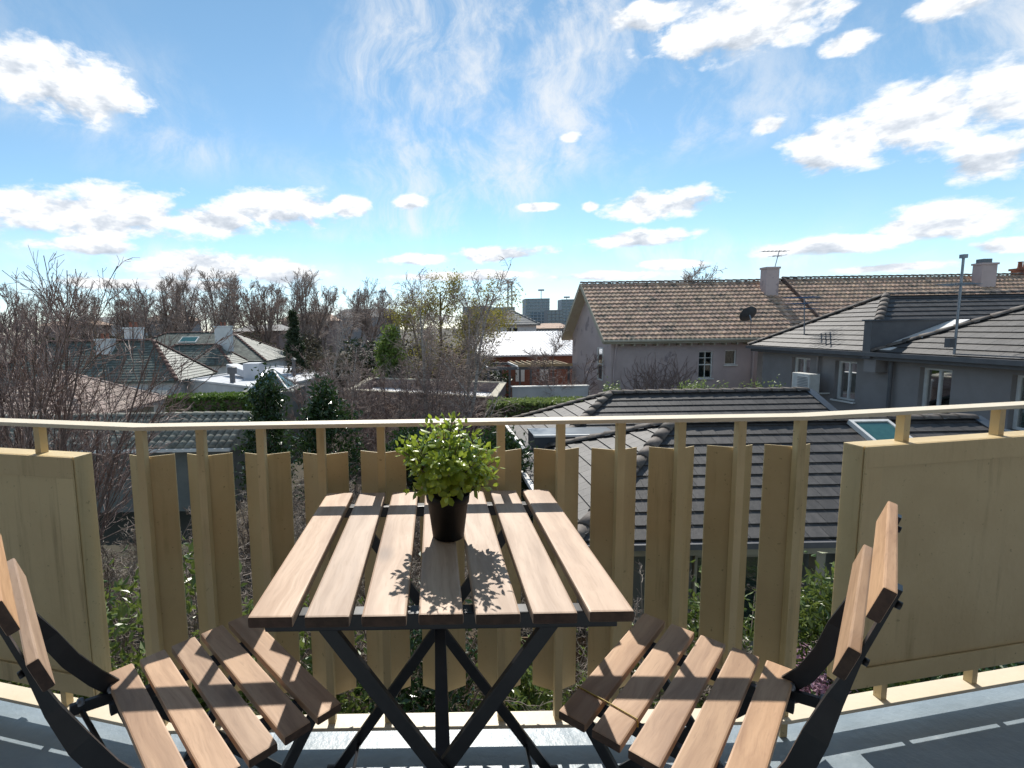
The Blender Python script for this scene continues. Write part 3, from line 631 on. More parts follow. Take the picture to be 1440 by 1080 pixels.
# ---------------------------------------------------------------- the low dark-tiled house right below
lo_h = thing('tiled_house', 'low house with two dark flat-tiled hip roofs just beyond the railing', 'house', (7.2, 12.0, G))
ZE, ZR = -2.50, -1.10
XE = 11.95
def half_hip(parent, x0, y0, y1, ridge_cut, max_front, max_left):
    """roof that is hipped at its left end and stops square at XE"""
    h = (y1-y0)/2; ym = (y0+y1)/2; dz = ZR-ZE; s = math.hypot(h, dz); A = Vector((x0+h, ym, ZR)); B_ = Vector((XE, ym, ZR))
    bd = MB(); zz = Vector((0,0,.03))
    bd.add([(x0,y0,ZE-.03),(XE,y0,ZE-.03),(XE,y1,ZE-.03),(x0,y1,ZE-.03),A-zz,B_-zz,(x0,y0,ZE-.15),(XE,y0,ZE-.15),(XE,y1,ZE-.15),(x0,y1,ZE-.15)],
           [(0,1,5,4),(2,3,4,5),(3,0,4),(1,2,5),(6,9,8,7),(0,6,7,1),(1,7,8,2),(2,8,9,3),(3,9,6,0)])
    rf = bd.build('roof', 'flat_tile_field', parent)
    tiles(rf, (x0,y0,ZE), (1,0,0), (0,h,dz), [(0,0),(XE-x0,0),(XE-x0,s),(h,s)], .33, .315, 'flat', 'flat_tile', 'flat_tile_field', max_front)
    tiles(rf, (x0,y1,ZE), (0,-1,0), (h,0,dz), [(0,0),(2*h,0),(h,s)], .33, .315, 'flat', 'flat_tile', 'flat_tile_field', max_left)
    tiles(rf, (XE,y1,ZE), (-1,0,0), (0,-h,dz), [(0,0),(XE-x0,0),(XE-x0-h,s),(0,s)], .33, .315, 'flat', 'flat_tile', 'flat_tile_field', 0, name='back_tile')
    caps(rf, (x0,y0,ZE+.03), A+Vector((0,0,.04)), 'ridge_cap'); caps(rf, (x0,y1,ZE+.03), A+Vector((0,0,.04)), 'ridge_cap')
    caps(rf, A+Vector((0,0,.04)), B_+Vector((0,0,.04)), 'ridge_cap')
    MB().bar((XE+.06,y0,ZE+.05), (XE+.06,ym,ZR+.06), .24, .03).build('verge_flashing', 'flashing', rf); MB().bar((XE+.06,y1,ZE+.05), (XE+.06,ym,ZR+.06), .24, .03).build('verge_flashing', 'flashing', rf)
    return rf, A
rfn, An = half_hip(lo_h, 2.26, 8.17, 14.17, 0, 230, 40)
rff, Af = half_hip(lo_h, 2.70, 13.30, 19.20, 0, 120, 30)
for rf, x0, y0, y1 in ((rfn, 2.26, 8.17, 13.4), (rff, 2.70, 14.2, 19.2)):
    MB().box((x0-.13, y0-.1, ZE-.10), (x0-.01, y1, ZE+.0)).build('gutter', 'white_paint', rf)
MB().box((2.26, 8.05, ZE-.11), (XE, 8.16, ZE-.01)).build('gutter', 'grey_trim', rfn)
MB().box((2.26, 8.30, ZE-.32), (XE, 8.36, ZE-.14)).build('fascia', 'beige_render', rfn)
MB().box((3.1, 8.75, G), (XE-.1, 18.7, ZE-.13)).build('wall', 'sage_render', lo_h)
for x in (4.2, 6.6, 7.15): MB().box((x-.08, 8.38, G), (x+.08, 8.55, ZE-.15)).build('veranda_post', 'beige_render', lo_h)
for x in (4.6, 7.4, 9.6):
    window(lo_h, (0, 8.75, 0), (1,0,0), (0,1,0), x, x+1.3, -4.6, -3.0, depth=-.02, frame='beige_render', bars=(('v', .5, .05),), sill=False)
# raised box light between the two roofs
sb = MB(); p0, p1 = at(752, 613, 13.35), at(868, 613, 13.35)
bl = MB().box((p0.x, 13.35, p0.z-.42), (p1.x, 14.3, p0.z-.02)).build('roof_box', 'flashing', lo_h)
MB().box((p0.x-.03, 13.38, p0.z-.02), (p1.x+.03, 14.33, p0.z+.015)).build('box_lid', 'flashing', bl); MB().box((p0.x-.03, 13.31, p0.z-.035), (p1.x+.03, 13.379, p0.z+.02)).build('lid_edge', 'white_paint', bl)
# roof window
nv = Vector((0, -(ZR-ZE), 3.0)).normalized(); vs = Vector((0, 3.0, ZR-ZE)).normalized(); ux = Vector((1,0,0))
sk = at(1232, 616, 10.75); sk.z = ZR - (11.17-10.75)*(ZR-ZE)/3 + .0
swin = MB()
for dx, dv, hx, hv in ((-.40,0,.035,.50),(.40,0,.035,.50),(0,.465,.365,.035),(0,-.465,.365,.035)): swin.obox(sk - vs*.18 + ux*dx + vs*dv + nv*.09, ux*hx, vs*hv, nv*.05)
sw_ = swin.build('roof_window', 'white_paint', rfn); MB().obox(sk - vs*.18 + nv*.10, ux*.365, vs*.43, nv*.012).build('pane', 'skylight_glass', sw_)
rw = random.Random(3)
wd_ = MB()
for k in range(46):                                  # weeds rooted along the far ridge line
    x = rw.choice((rw.uniform(5.8, 6.3), rw.uniform(8.0, 11.8), rw.uniform(8.6, 9.8))); q = Vector((x, 16.9+rw.uniform(-.1,.5), ZR-.25))
    for j in range(14):
        c = q + Vector((rw.gauss(0,.07), rw.gauss(0,.07), .2 + abs(rw.gauss(0,.16)))); a = Vector((rw.gauss(0,1), rw.gauss(0,1), rw.gauss(0,1))).normalized()*.05; e = a.cross(Vector((rw.gauss(0,1), rw.gauss(0,1), 1))).normalized()*.022
        wd_.add([c-a, c-e, c+a, c+e], [(0,1,2,3)])
tag(stuff(wd_.build('roof_weeds', 'light_hedge_leaf')), 'straggling green weeds growing behind the ridge of the dark tiled roof', 'weeds')

# ---------------------------------------------------------------- the mauve house with the terracotta roof
mh = thing('rendered_house', 'mauve rendered house with terracotta gable roof, ivy stems on its shaded wall', 'house', (13, 25, G))
YF, YB, XL, XR = 25.0, 32.0, 8.68, 19.9
zE, zR, yR = .38, 3.37, 28.5
sl = (zR-zE)/4.0
bw = MB()
mw = [(4.31, 5.01, -1.57, -.24), (5.60, 6.16, -.92, -.20), (7.2, 8.4, -2.35, -.42)]
wall(bw, (XL,YF,0), (1,0,0), 7.2, G, zE+.1, mw[:2], .16, (0,1,0))
bw.add([(XL,YF,G),(XL,YB,G),(XL,YB,zE+.2),(XL,yR,zR-.15),(XL,YF,zE+.2)], [(0,1,2,3,4)])
bw.add([(XL,YB,G),(XR,YB,G),(XR,YB,zE),(XL,YB,zE)], [(0,1,2,3)])
bw.add([(XL+7.2,YF,G),(XL+7.2,YF+1.2,G),(XL+7.2,YF+1.2,zE+.3),(XL+7.2,YF,zE+.1)], [(0,1,2,3)])
mwall = bw.build('wall', 'mauve_render', mh)
MB().box((XL+7.2, YF+1.2, G), (XR, YF+1.3, zE+.6)).build('recessed_wall', 'mauve_render', mh)
o_ = (XL, YF, 0)
window(mh, o_, (1,0,0), (0,1,0), *mw[0], fr=.05, bars=(('h', .5, .05), ('v', .5, .03), ('h', .75, .03)))
window(mh, o_, (1,0,0), (0,1,0), *mw[1], fr=.05, sill=True)
for ya, yb_, za, zb in ((26.1, 26.95, -1.75, -.05), (29.4, 30.1, -3.2, -2.5), (28.2, 28.8, -3.3, -2.5)):
    window(mh, (XL, 0, 0), (0,1,0), (1,0,0), ya, yb_, za, zb, depth=-.02, fr=.06, bars=(('h', .5, .05),), sill=False)
dr = MB().box((XL+7.55, YF+1.10, -2.75), (XL+8.3, YF+1.16, -.40)).build('door', 'white_paint', mh)
MB().box((XL+8.18, YF+1.06, -1.6), (XL+8.24, YF+1.10, -1.48)).build('handle', 'aerial_metal', dr)
MB().box((XL+8.36, YF+1.12, -2.75), (XL+9.1, YF+1.18, -.40)).build('doorway', 'interior_dark', mh)
bl = MB().box((XL+7.3, YF+.15, -2.87), (XL+9.6, YF+1.19, -2.75)).build('landing', 'white_render', mh)
for z in (-2.25, -1.85): MB().tube([(XL+7.35, YF+.2, z), (XL+9.5, YF+.2, z)], .02, 6).build('handrail', 'aerial_metal', bl)
for i in range(8): MB().tube([(XL+7.35+i*.3, YF+.2, -2.75), (XL+7.35+i*.3, YF+.2, -1.85)], .014, 5).build('baluster', 'aerial_metal', bl)
MB().tube([(XL+6.95,YF-.08,zE-.2), (XL+6.95,YF-.08,G)], .05, 8).build('downpipe', 'mauve_render', mh); MB().tube([(XL+.2,YF-.3,zE-.02),(XL+.2,YF-.08,zE-.5),(XL+.12,YF-.08,-1.2),(XL+.12,YF-.08,G)], .045, 8).build('downpipe', 'mauve_render', mh)
rc = random.Random(8)                                # leafless creeper fanned over the shaded wall
crp = thing('bare_creeper', 'leafless creeper stems fanned over the shaded mauve wall', 'creeper', (XL+2.2, YF, G)); cv = MB()
for k in range(120):
    x, z = XL + rc.uniform(1.0, 3.6), rc.uniform(-2.9, -1.9); a = rc.uniform(.5, 2.6); p = [(x, YF-.02, z)]
    for j in range(9):
        a += rc.gauss(0, .33); x += math.cos(a)*.17; z = min(z + math.sin(a)*.2, zE-.35); x = min(max(x, XL+.5), XL+4.2) if k % 6 else min(max(x, XL+.5), XL+6.7); p.append((x, YF-.02-rc.uniform(0,.02), z))
    cv.tube(p, [.013-.0009*j for j in range(10)], 4)
stuff(cv.build('stems', 'twig_purple', crp))
XV = XL - .55
rb = MB()                                            # roof solid with its boarded overhang at the gable
rb.add([(XV,YF-.5,zE-.04),(XR+.4,YF-.5,zE-.04),(XR+.4,yR,zR-.03),(XV,yR,zR-.03),(XR+.4,YB+.5,zE-.04),(XV,YB+.5,zE-.04),
        (XV,YF-.5,zE-.19),(XR+.4,YF-.5,zE-.19),(XR+.4,yR,zR-.18),(XV,yR,zR-.18),(XR+.4,YB+.5,zE-.19),(XV,YB+.5,zE-.19)],
       [(0,1,2,3),(3,2,4,5),(6,9,8,7),(9,11,10,8),(0,6,7,1),(5,4,10,11),(0,3,9,6),(3,5,11,9),(1,7,8,2),(2,8,10,4)])
mr = rb.build('roof', 'beige_render', mh)
s_ = math.hypot(4.0, zR-zE)
tiles(mr, (XV,YF-.5,zE), (1,0,0), (0,4.0,zR-zE), [(0,0),(XR+.4-XV,0),(XR+.4-XV,s_),(0,s_)], .235, .335, 'pan', 'terracotta', 'terracotta', 0, stag=0, hi=.065)
tiles(mr, (XR+.4,YB+.5,zE), (-1,0,0), (0,-4.0,zR-zE), [(0,0),(XR+.4-XV,0),(XR+.4-XV,s_),(0,s_)], .47, .335, 'pan', 'terracotta', 'terracotta', 0, stag=0, name='back_tile')
caps(mr, (XV,yR,zR+.06), (XR+.4,yR,zR+.06), 'ridge_cap', r=.11, step=.42)
for y0_, z0_ in ((YF-.5, zE), (YB+.5, zE)): MB().bar((XV-.02, y0_, z0_-.06), (XV-.02, yR, zR-.05), .03, .22, up=(0,0,1)).build('barge_board', 'beige_render', mr)
MB().tube([(XV-.02, YF-.56, zE-.05), (XL+7.4, YF-.56, zE-.05)], .075, 8).build('gutter', 'beige_render', mr)
for i in range(13): MB().box((XL+.4+i*.55, YF-.46, zE-.30), (XL+.45+i*.55, YF-.02, zE-.20)).build('rafter_end', 'beige_render', mr)
cb_ = MB().box((17.58, 27.3, 1.9), (18.26, 27.8, 3.92)).box((17.54, 27.26, 3.92), (18.30, 27.84, 4.02)); ch = cb_.build('chimney', 'mauve_render', mh)
MB().box((17.50, 27.2, 2.16), (18.34, 27.29, 2.42)).build('chimney_flashing', 'flashing', ch)
# taller wing to the right, ridge a little higher
X2 = 19.25
w2 = MB(); z2 = 3.47
w2.add([(X2,21.6,-1.75),(46,21.6,-1.75),(46,yR,z2-.03),(X2,yR,z2-.03),(46,35.4,-1.75),(X2,35.4,-1.75),(X2,21.6,-1.95),(46,21.6,-1.95),(46,yR,z2-.23),(X2,yR,z2-.23),(46,35.4,-1.95),(X2,35.4,-1.95)],
       [(0,1,2,3),(3,2,4,5),(6,9,8,7),(9,11,10,8),(0,6,7,1),(0,3,9,6),(3,5,11,9),(1,7,8,2),(5,4,10,11),(2,8,10,4)])
wing = w2.build('wing_roof', 'beige_render', mh)
s2 = math.hypot(6.9, z2+1.72)
tiles(wing, (X2,21.6,-1.72), (1,0,0), (0,6.9,z2+1.72), [(0,0),(46-X2,0),(46-X2,s2),(0,s2)], .235, .335, 'pan', 'terracotta', 'terracotta', 0, stag=0, hi=.065)
caps(wing, (X2,yR,z2+.06), (46,yR,z2+.06), 'ridge_cap', r=.11, step=.42)
MB().bar((X2-.05,21.6,-1.85), (X2-.05,yR,z2-.02), .05, .34).build('barge_board', 'bark_brown', wing)
MB().box((X2+.5, 23.2, G), (45, 34, -1.5)).build('wing_wall', 'mauve_render', mh)
c2_ = MB().box((29.15, 27.5, 2.4), (29.95, 28.0, 3.98)).box((29.1, 27.45, 3.98), (30.0, 28.05, 4.08)).build('chimney', 'mauve_render', mh)
MB().box((29.3,27.6,4.08),(29.75,28.0,4.3)).build('chimney_cowl', 'flashing', c2_)
c3_ = MB().box((32.35,28.4,3.0),(32.95,29.0,3.75)).box((32.28,28.33,3.75),(33.02,29.07,3.87)).build('chimney', 'brick_red', mh)
for x in (32.5, 32.8): MB().lathe([(.13,0),(.10,.08),(.09,.32),(.12,.36)], (x,28.7,3.87), 10).build('chimney_pot', 'brick_red', c3_)
# dish, aerials
ds = thing('satellite_dish', 'dark oval satellite dish on a short pole above the terracotta eave', 'dish', tuple(at(1055, 470, 24.6)))
dc = at(1054, 443, 24.5); nrm = Vector((-.15,.85,.5)).normalized(); a1 = nrm.cross(Vector((0,0,1))).normalized(); a2 = a1.cross(nrm)
dd = MB(); N = 20; ringv = []
for rr, dp in ((0,.0),(.5,.03),(1,.11)):
    for k in range(N): ringv.append(dc + (a1*math.cos(2*math.pi*k/N)*.44 + a2*math.sin(2*math.pi*k/N)*.40)*rr + nrm*dp)
dd.add(ringv, [(i*N+k, i*N+(k+1)%N, (i+1)*N+(k+1)%N, (i+1)*N+k) for i in range(2) for k in range(N)]); dd.build('reflector', 'dish_grey', ds, smooth=True)
MB().tube([dc, dc+Vector((.02,-.12,-.25)), dc+Vector((.02,-.10,-.95))], .03, 8).build('pole', 'aerial_metal', ds)
MB().bar(dc-a2*.38+nrm*.1, dc+nrm*.52-a2*.1, .03, .03).build('feed_arm', 'aerial_metal', ds)
def aerial(base, top, label, boom, rods, boomdir=(1,0,0), m='aerial_metal', r=.02, extra=None):
    t = thing('roof_aerial', label, 'aerial', tuple(base)); base, top = Vector(base), Vector(top); bdv = Vector(boomdir).normalized(); sdv = Vector((-bdv.y, bdv.x, 0))
    MB().tube([base, top], r, 8).build('mast', 'aerial_metal', t)
    for zo, L, n, rl_ in boom:
        c = top - Vector((0,0,zo)); MB().bar(c - bdv*L*.7, c + bdv*L*.3, .03, .03).build('boom', m, t)
        for i in range(n):
            q = c - bdv*L*.7 + bdv*L*i/max(1, n-1); MB().bar(q - sdv*rl_ + Vector((0,0,.01)), q + sdv*rl_ + Vector((0,0,.01)), .014, .014).build('element', m, t)
    return t
aerial((18.3,28.0,3.3), at(1096, 352, 28.0), 'thin television aerial beside the mauve chimney on the terracotta ridge', [(.05,1.3,7,.25),(.3,.5,3,.4)], None)
a_ = at(1131, 491, 20.6)
aerial(a_, at(1131, 417, 20.6), 'blue television aerial on a thin mast at the far end of the grey roof', [(.05,1.1,8,.5),(.28,.9,6,.45),(.5,.7,5,.5)], None, (.75,.6,0), 'aerial_blue', .022)

# ---------------------------------------------------------------- the grey house on the right
gh = thing('grey_house', 'grey rendered two-storey house with dark tiled hip roofs and white shuttered windows', 'house', (18, 16, G))
XW = 14.6; gz = .10
wins = [(19.75, 20.75), (17.55, 18.50), (14.30, 15.25), (11.80, 12.80)]
bw = MB(); wall(bw, (XW, 6.0, 0), (0,1,0), 16.6, G, gz, [(a-6, c-6, -1.70, -.30) for a, c in wins], .22, (1,0,0))
bw.add([(XW,22.6,G),(30,22.6,G),(30,22.6,gz),(XW,22.6,gz)], [(0,1,2,3)]); bw.add([(XW,6,G),(30,6,G),(30,6,gz),(XW,6,gz)], [(0,1,2,3)])
bw.build('wall', 'grey_render', gh)
for i, (a, c) in enumerate(wins):
    window(gh, (XW, 0, 0), (0,1,0), (1,0,0), a, c, -1.70, -.30, depth=.17, fr=.07, bars=(('v', .5, .07),), shutters=True, back='curtain')
def grey_roof(x0, x1, y0, y1, zr, nf, nl, hips):
    pls, A, B_ = hip_planes(x0, x1, y0, y1, gz, zr)
    bd = MB(); roof_body(bd, x0, x1, y0, y1, gz, A, B_); r_ = bd.build('roof', 'flat_tile_field', gh)
    for k, mx in (('left', nl), ('front', nf), ('back', 0)):
        tiles(r_, *pls[k], .33, .315, 'flat', 'flat_tile', 'flat_tile_field', mx, name='tile' if mx else 'back_tile')
    up = Vector((0,0,.05))
    for c in ((x0,y0,gz), (x0,y1,gz)): caps(r_, Vector(c)+up*.6, A+up, 'ridge_cap')
    if (A-B_).length > .2: caps(r_, A+up, B_+up, 'ridge_cap')
    return r_
g1 = grey_roof(14.15, 26, 16.55, 22.95, 2.05, 120, 150, 0)
g2 = grey_roof(14.15, 27, 6.2, 16.45, 3.02, 0, 170, 0)
MB().box((14.02, 6.2, gz-.13), (14.14, 22.95, gz-.0)).build('gutter', 'grey_trim', g1); MB().box((14.16, 6.3, gz-.24), (14.60, 22.8, gz-.125)).build('eaves_board', 'grey_trim', g1)
MB().box((14.05, 16.42, gz-.2), (17.2, 16.72, gz+1.0)).build('parapet', 'grey_trim', gh); MB().box((14.0, 16.37, gz+1.0), (17.3, 16.77, gz+1.05)).build('parapet_cap', 'flashing', gh)
MB().bar((14.2,16.15,gz+.09), (16.6,16.15,gz+1.0), .55, .02, up=(-.4,0,1)).build('parapet_flashing', 'white_paint', gh)
MB().box((14.2, 16.35, gz-.65), (14.6, 16.8, gz-.2)).build('rainwater_head', 'grey_render', gh)
MB().tube([(14.48,16.1,gz-.3),(14.5,16.1,G)], .055, 8).build('downpipe', 'grey_trim', gh); MB().tube([(14.48,19.2,gz-.3),(14.5,19.2,G)], .045, 8).build('downpipe', 'grey_render', gh)
ac = thing('air_conditioner', 'white air conditioner box on a bracket on the grey wall', 'air conditioner', (14.1, 18.95, -1.55))
MB().box((13.72,18.55,-1.50), (14.12,19.45,-.80)).build('casing', 'white_plastic', ac, bevel=.02)
MB().lathe([(.0,.0),(.26,.0),(.27,.012)], (0,0,0), 20)
gm = MB()
for k in range(9): gm.box((13.70,18.62,-1.42+k*.06), (13.72,19.15,-1.395+k*.06))
gm.build('grille', 'grey_concrete', ac)
for y in (18.7, 19.3): MB().bar((13.75,y,-1.53), (14.6,y,-1.53), .05, .05).build('bracket', 'white_plastic', ac)
MB().tube([(14.1,19.4,-1.3),(14.45,19.5,-1.4),(14.55,19.5,-2.3)], .02, 6).build('pipe', 'white_plastic', ac)
mt = at(1341, 505, 13.9)
am = aerial(mt, at(1355, 362, 13.9), 'tall bent mast with flat aerial arms rising from the grey gutter', [(.72,1.0,5,.35)], None, (.8,.5,0), 'aerial_metal', .03)
q = at(1355, 362, 13.9)
MB().box((q.x-.06,q.y-.06,q.z-.02),(q.x+.06,q.y+.06,q.z+.08)).build('mast_head', 'aerial_metal', am)
MB().box((q.x-.25,q.y-.1,q.z-2.4),(q.x-.1,q.y+.05,q.z-2.15)).build('junction_box', 'grey_trim', am)

# ---------------------------------------------------------------- roofs and buildings on the left and in the middle
def simple_hip(parent, x0, x1, y0, y1, ze, zr, m, tw, ex, style, cap='ridge_cap', mx=0, planes=('front','left','right','back'), r=.1, m_obj=None):
    pls, A, B_ = hip_planes(x0, x1, y0, y1, ze, zr); bd = MB(); roof_body(bd, x0, x1, y0, y1, ze, A, B_); r_ = bd.build('roof', m, parent)
    for k in planes: tiles(r_, *pls[k], tw, ex, style, m_obj or m, m, mx if k == 'front' else 0, name='tile' if (mx and k == 'front') else 'slate', stag=.5 if style == 'flat' else 0)
    up = Vector((0,0,.04)); ends = [(x0,y0), (x1,y0), (x0,y1), (x1,y1)]
    for (x, y) in ends:
        T = A if (Vector((x,y,0))-Vector((A.x,A.y,0))).length < (Vector((x,y,0))-Vector((B_.x,B_.y,0))).length else B_
        caps(r_, Vector((x,y,ze+.03)), T+up, cap, r=r, step=.5)
    if (A-B_).length > .2: caps(r_, A+up, B_+up, cap, r=r, step=.5)
    return r_, A, B_
# garage with mossy barrel tiles, below the left panel
ga = thing('garage', 'low garage with mossy barrel-tiled roof and sage wall behind the left balusters', 'garage', (-11, 18, G))
gy0, gy1, gx0, gx1, gze, gzr = 17.1, 21.0, -17.5, -7.0, -2.84, -2.06
gb = MB(); gm_ = (gy0+gy1)/2
gb.add([(gx0,gy0,gze-.03),(gx1,gy0,gze-.03),(gx1,gm_,gzr-.03),(gx0,gm_,gzr-.03),(gx1,gy1,gze-.03),(gx0,gy1,gze-.03),(gx0,gy0,gze-.14),(gx1,gy0,gze-.14),(gx1,gy1,gze-.14),(gx0,gy1,gze-.14)],
       [(0,1,2,3),(3,2,4,5),(6,9,8,7),(0,6,7,1),(4,8,9,5),(1,7,8,4,2),(0,3,5,9,6)])
gr = gb.build('roof', 'mossy_tile', ga); gs = math.hypot(gm_-gy0, gzr-gze)
tiles(gr, (gx0,gy0,gze), (1,0,0), (0,gm_-gy0,gzr-gze), [(0,0),(gx1-gx0,0),(gx1-gx0,gs),(0,gs)], .27, .36, 'barrel', 'mossy_tile', 'mossy_tile', 230, stag=0)
tiles(gr, (gx1,gy1,gze), (-1,0,0), (0,gm_-gy1,gzr-gze), [(0,0),(gx1-gx0,0),(gx1-gx0,gs),(0,gs)], .27, .36, 'barrel', 'mossy_tile', 'mossy_tile', 0, stag=0, name='back_tile')
caps(gr, (gx0,gm_,gzr+.05), (gx1,gm_,gzr+.05), 'mossy_tile', r=.15, step=.42)
MB().box((gx0,gy0-.12,gze-.12), (gx1,gy0-.005,gze-.02)).build('gutter', 'white_paint', gr)
MB().box((gx0+.3,gy0+.35,G), (gx1-.3,gy1-.35,gze-.1)).build('wall', 'sage_render', ga)
# pale terracotta hip house behind it
th = thing('hipped_house', 'house with pale pink-brown tiled hip roof and beige wall behind the garage', 'house', (-17, 23, G))
tr_, A, B_ = simple_hip(th, -20.1, -13.7, 19.8, 26.0, -2.30, -.60, 'pale_terracotta', .24, .33, 'pan', cap='pale_terracotta', planes=('front','right','left'))
MB().box((-19.6,20.3,G), (-14.2,25.5,-2.4)).build('wall', 'beige_render', th)
window(th, (-14.2,0,0), (0,1,0), (-1,0,0), 23.2, 24.6, -4.2, -2.9, depth=-.02, sill=False)
pr = MB(); pr.add([(-18.5,18.9,-2.55),(-12.4,18.9,-3.15),(-12.4,22.0,-3.15),(-18.5,22.0,-2.55),(-18.5,18.9,-2.65),(-12.4,18.9,-3.25),(-12.4,22.0,-3.25),(-18.5,22.0,-2.65)], [(0,1,2,3),(4,7,6,5),(0,4,5,1),(1,5,6,2),(2,6,7,3),(3,7,4,0)])
pr_ = pr.build('porch_roof', 'pale_terracotta', th); tiles(pr_, (-12.4,18.9,-3.12), (0,1,0), (-6.1,0,.6), [(0,0),(3.1,0),(3.1,6.1),(0,6.1)], .24, .33, 'barrel', 'pale_terracotta', 'pale_terracotta', 0, stag=0)
MB().bar((-12.35,18.85,-3.12), (-18.5,18.85,-2.5), .05, .16).build('verge', 'white_paint', pr_)
# slate-roofed houses
def slate_house(label, x0, x1, y0, y1, ze, zr, chim, wallm='white_render', sky=None):
    t = thing('slate_house', label, 'house', ((x0+x1)/2, (y0+y1)/2, G), group='slate roofed houses on the left')
    r_, A, B_ = simple_hip(t, x0, x1, y0, y1, ze, zr, 'slate', .26, .24, 'flat', cap='slate_ridge', planes=('front','right','left'), r=.13)
    MB().box((x0+.4,y0+.4,G), (x1-.4,y1-.4,ze-.08)).build('wall', wallm, t)
    for x, y, z0, z1, wd in chim:
        c = MB().box((x-wd/2,y-.3,z0), (x+wd/2,y+.3,z1)).box((x-wd/2-.06,y-.36,z1), (x+wd/2+.06,y+.36,z1+.12)).build('chimney', 'white_render', t)
        for k in (-.2, .15): MB().lathe([(.11,0),(.09,.05),(.08,.3),(.11,.34)], (x+k,y,z1+.12), 10).build('chimney_pot', 'brick_red', c)
    if sky:
        h = (y1-y0)/2; v_ = Vector((0,h,zr-ze)).normalized(); n_ = Vector((0,-(zr-ze),h)).normalized(); p = Vector((sky[0], y0+h*sky[1], ze+(zr-ze)*sky[1]))+n_*.09
        s_w = MB().obox(p, (sky[2],0,0), v_*.55, n_*.06).build('roof_window', 'white_paint', r_); MB().obox(p+n_*.065, (sky[2]-.08,0,0), v_*.47, n_*.006).build('pane', 'skylight_glass', s_w)
    return t
s1 = slate_house('green-grey slate hip roof with two white chimneys over a white wall', -28.5, -15.8, 31.2, 37.0, -1.90, .55, [(-21.4,33.4,-.4,.62,.95),(-20.2,34.6,.3,1.35,1.0)])
s2_ = slate_house('smaller slate hip roof behind the first, white chimney at its right', -26.5, -18.2, 45.8, 50.2, -1.90, -.15, [(-19.9,48.6,-.8,1.5,1.5)])
s3_ = slate_house('farther slate roof with a roof window and pale right slope', -34.0, -16.4, 49.8, 60.4, -1.85, 1.0, [], sky=(-25.6,.72,.9))
for y_, x_ in ((31.55,-16.9), (31.55,-18.4)):
    a = thing('air_conditioner', 'white air conditioner by the slate house wall, ' + ('right one' if x_ > -17 else 'left one'), 'air conditioner', (x_, y_-.35, -3.3))
    MB().box((x_-.55,y_-.62,-3.2),(x_+.55,y_-.1,-2.4)).build('casing', 'white_plastic', a, bevel=.02)
    fanv = [Vector((x_-.12,y_-.635,-2.8)) + Vector((math.cos(k*.5236)*.28,0,math.sin(k*.5236)*.28)) for k in range(12)]
    MB().add(fanv, [tuple(range(12))]).build('fan_grille', 'grey_trim', a)
    MB().box((x_-.5,y_-.6,-3.3),(x_+.5,y_+.3,-3.2)).build('bracket', 'grey_concrete', a)
window(s1, (0,31.6,0), (1,0,0), (0,1,0), -20.0, -18.9, -3.3, -2.7, depth=-.02, sill=False)
# flat white roof
fr_ = thing('flat_roof_building', 'pale building with flat white roof, duct and vent pipe', 'building', (-12, 34, G))
q4 = [(-15.9,33.0), (-8.9,27.0), (-6.6,38.0), (-13.6,44.0)]
MB().prism([(x,y,G) for x, y in q4], (0,0,-2.12-G)).build('wall', 'white_render', fr_)
MB().prism([(x,y,-2.115) for x, y in q4], (0,0,.07)).build('roof', 'white_metal_roof', fr_)
for a, c in zip(q4, q4[1:]+q4[:1]): MB().bar((*a,-2.0), (*c,-2.0), .18, .12).build('parapet', 'white_render', fr_)
MB().bar((-14.5,36.5,-1.45), (-12.0,33.5,-1.75), .8, .45).build('duct', 'white_metal_roof', fr_); MB().box((-12.4,33.0,-2.05),(-11.4,34.2,-1.0)).build('duct_box', 'white_metal_roof', fr_)
MB().lathe([(.16,0),(.16,.55),(.28,.56),(.28,.95),(.2,1.0),(0,1.0)], (-12.4,31.2,-2.05), 12).build('vent_pipe', 'grey_trim', fr_)
MB().lathe([(.12,0),(.12,1.1),(.2,1.15),(0,1.3)], (-9.7,35.2,-2.05), 12).build('vent_pipe', 'grey_trim', fr_)
ps = thing('glazed_lantern', 'pyramid glass roof lantern with white ribs by the flat roof', 'roof lantern', (-8.5, 25.5, -3.0))
ap = at(384, 520, 25.5); zb = at(384, 545, 25.5).z; hw_ = .95
base = [Vector((ap.x+sx*hw_, 25.5+sy*hw_, zb)) for sx, sy in ((-1,-1),(1,-1),(1,1),(-1,1))]
for i in range(4):
    MB().add([base[i], base[(i+1)%4], ap], [(0,1,2)]).build('pane', 'skylight_glass', ps); MB().bar(base[i], ap, .07, .07).build('rib', 'white_paint', ps); MB().bar(base[i], base[(i+1)%4], .09, .09).build('curb', 'white_paint', ps)
MB().box((ap.x-hw_-.3, 24.3, G), (ap.x+hw_+.3, 26.8, zb-.05)).build('bay_wall', 'sage_render', ps)
# brown rendered building with parapet, centre
cb2 = thing('parapet_building', 'brown walled building with parapet and pale flat roof behind the bare trees', 'building', (-1.7, 25, G))
c4 = [(-4.1,24.4), (2.4,20.9), (3.6,26.5), (-3.7,30.2)]
MB().prism([(x,y,G) for x, y in c4], (0,0,-1.92-.45-G)).build('wall', 'brown_brick', cb2); MB().prism([(x,y,-2.365) for x, y in c4], (0,0,.05)).build('roof', 'white_metal_roof', cb2)
for a, c in zip(c4, c4[1:]+c4[:1]):
    MB().bar((*a,-2.09), (*c,-2.09), .25, .54).build('parapet', 'brown_brick', cb2); MB().bar((*a,-1.79), (*c,-1.79), .33, .055).build('coping', 'beige_render', cb2)
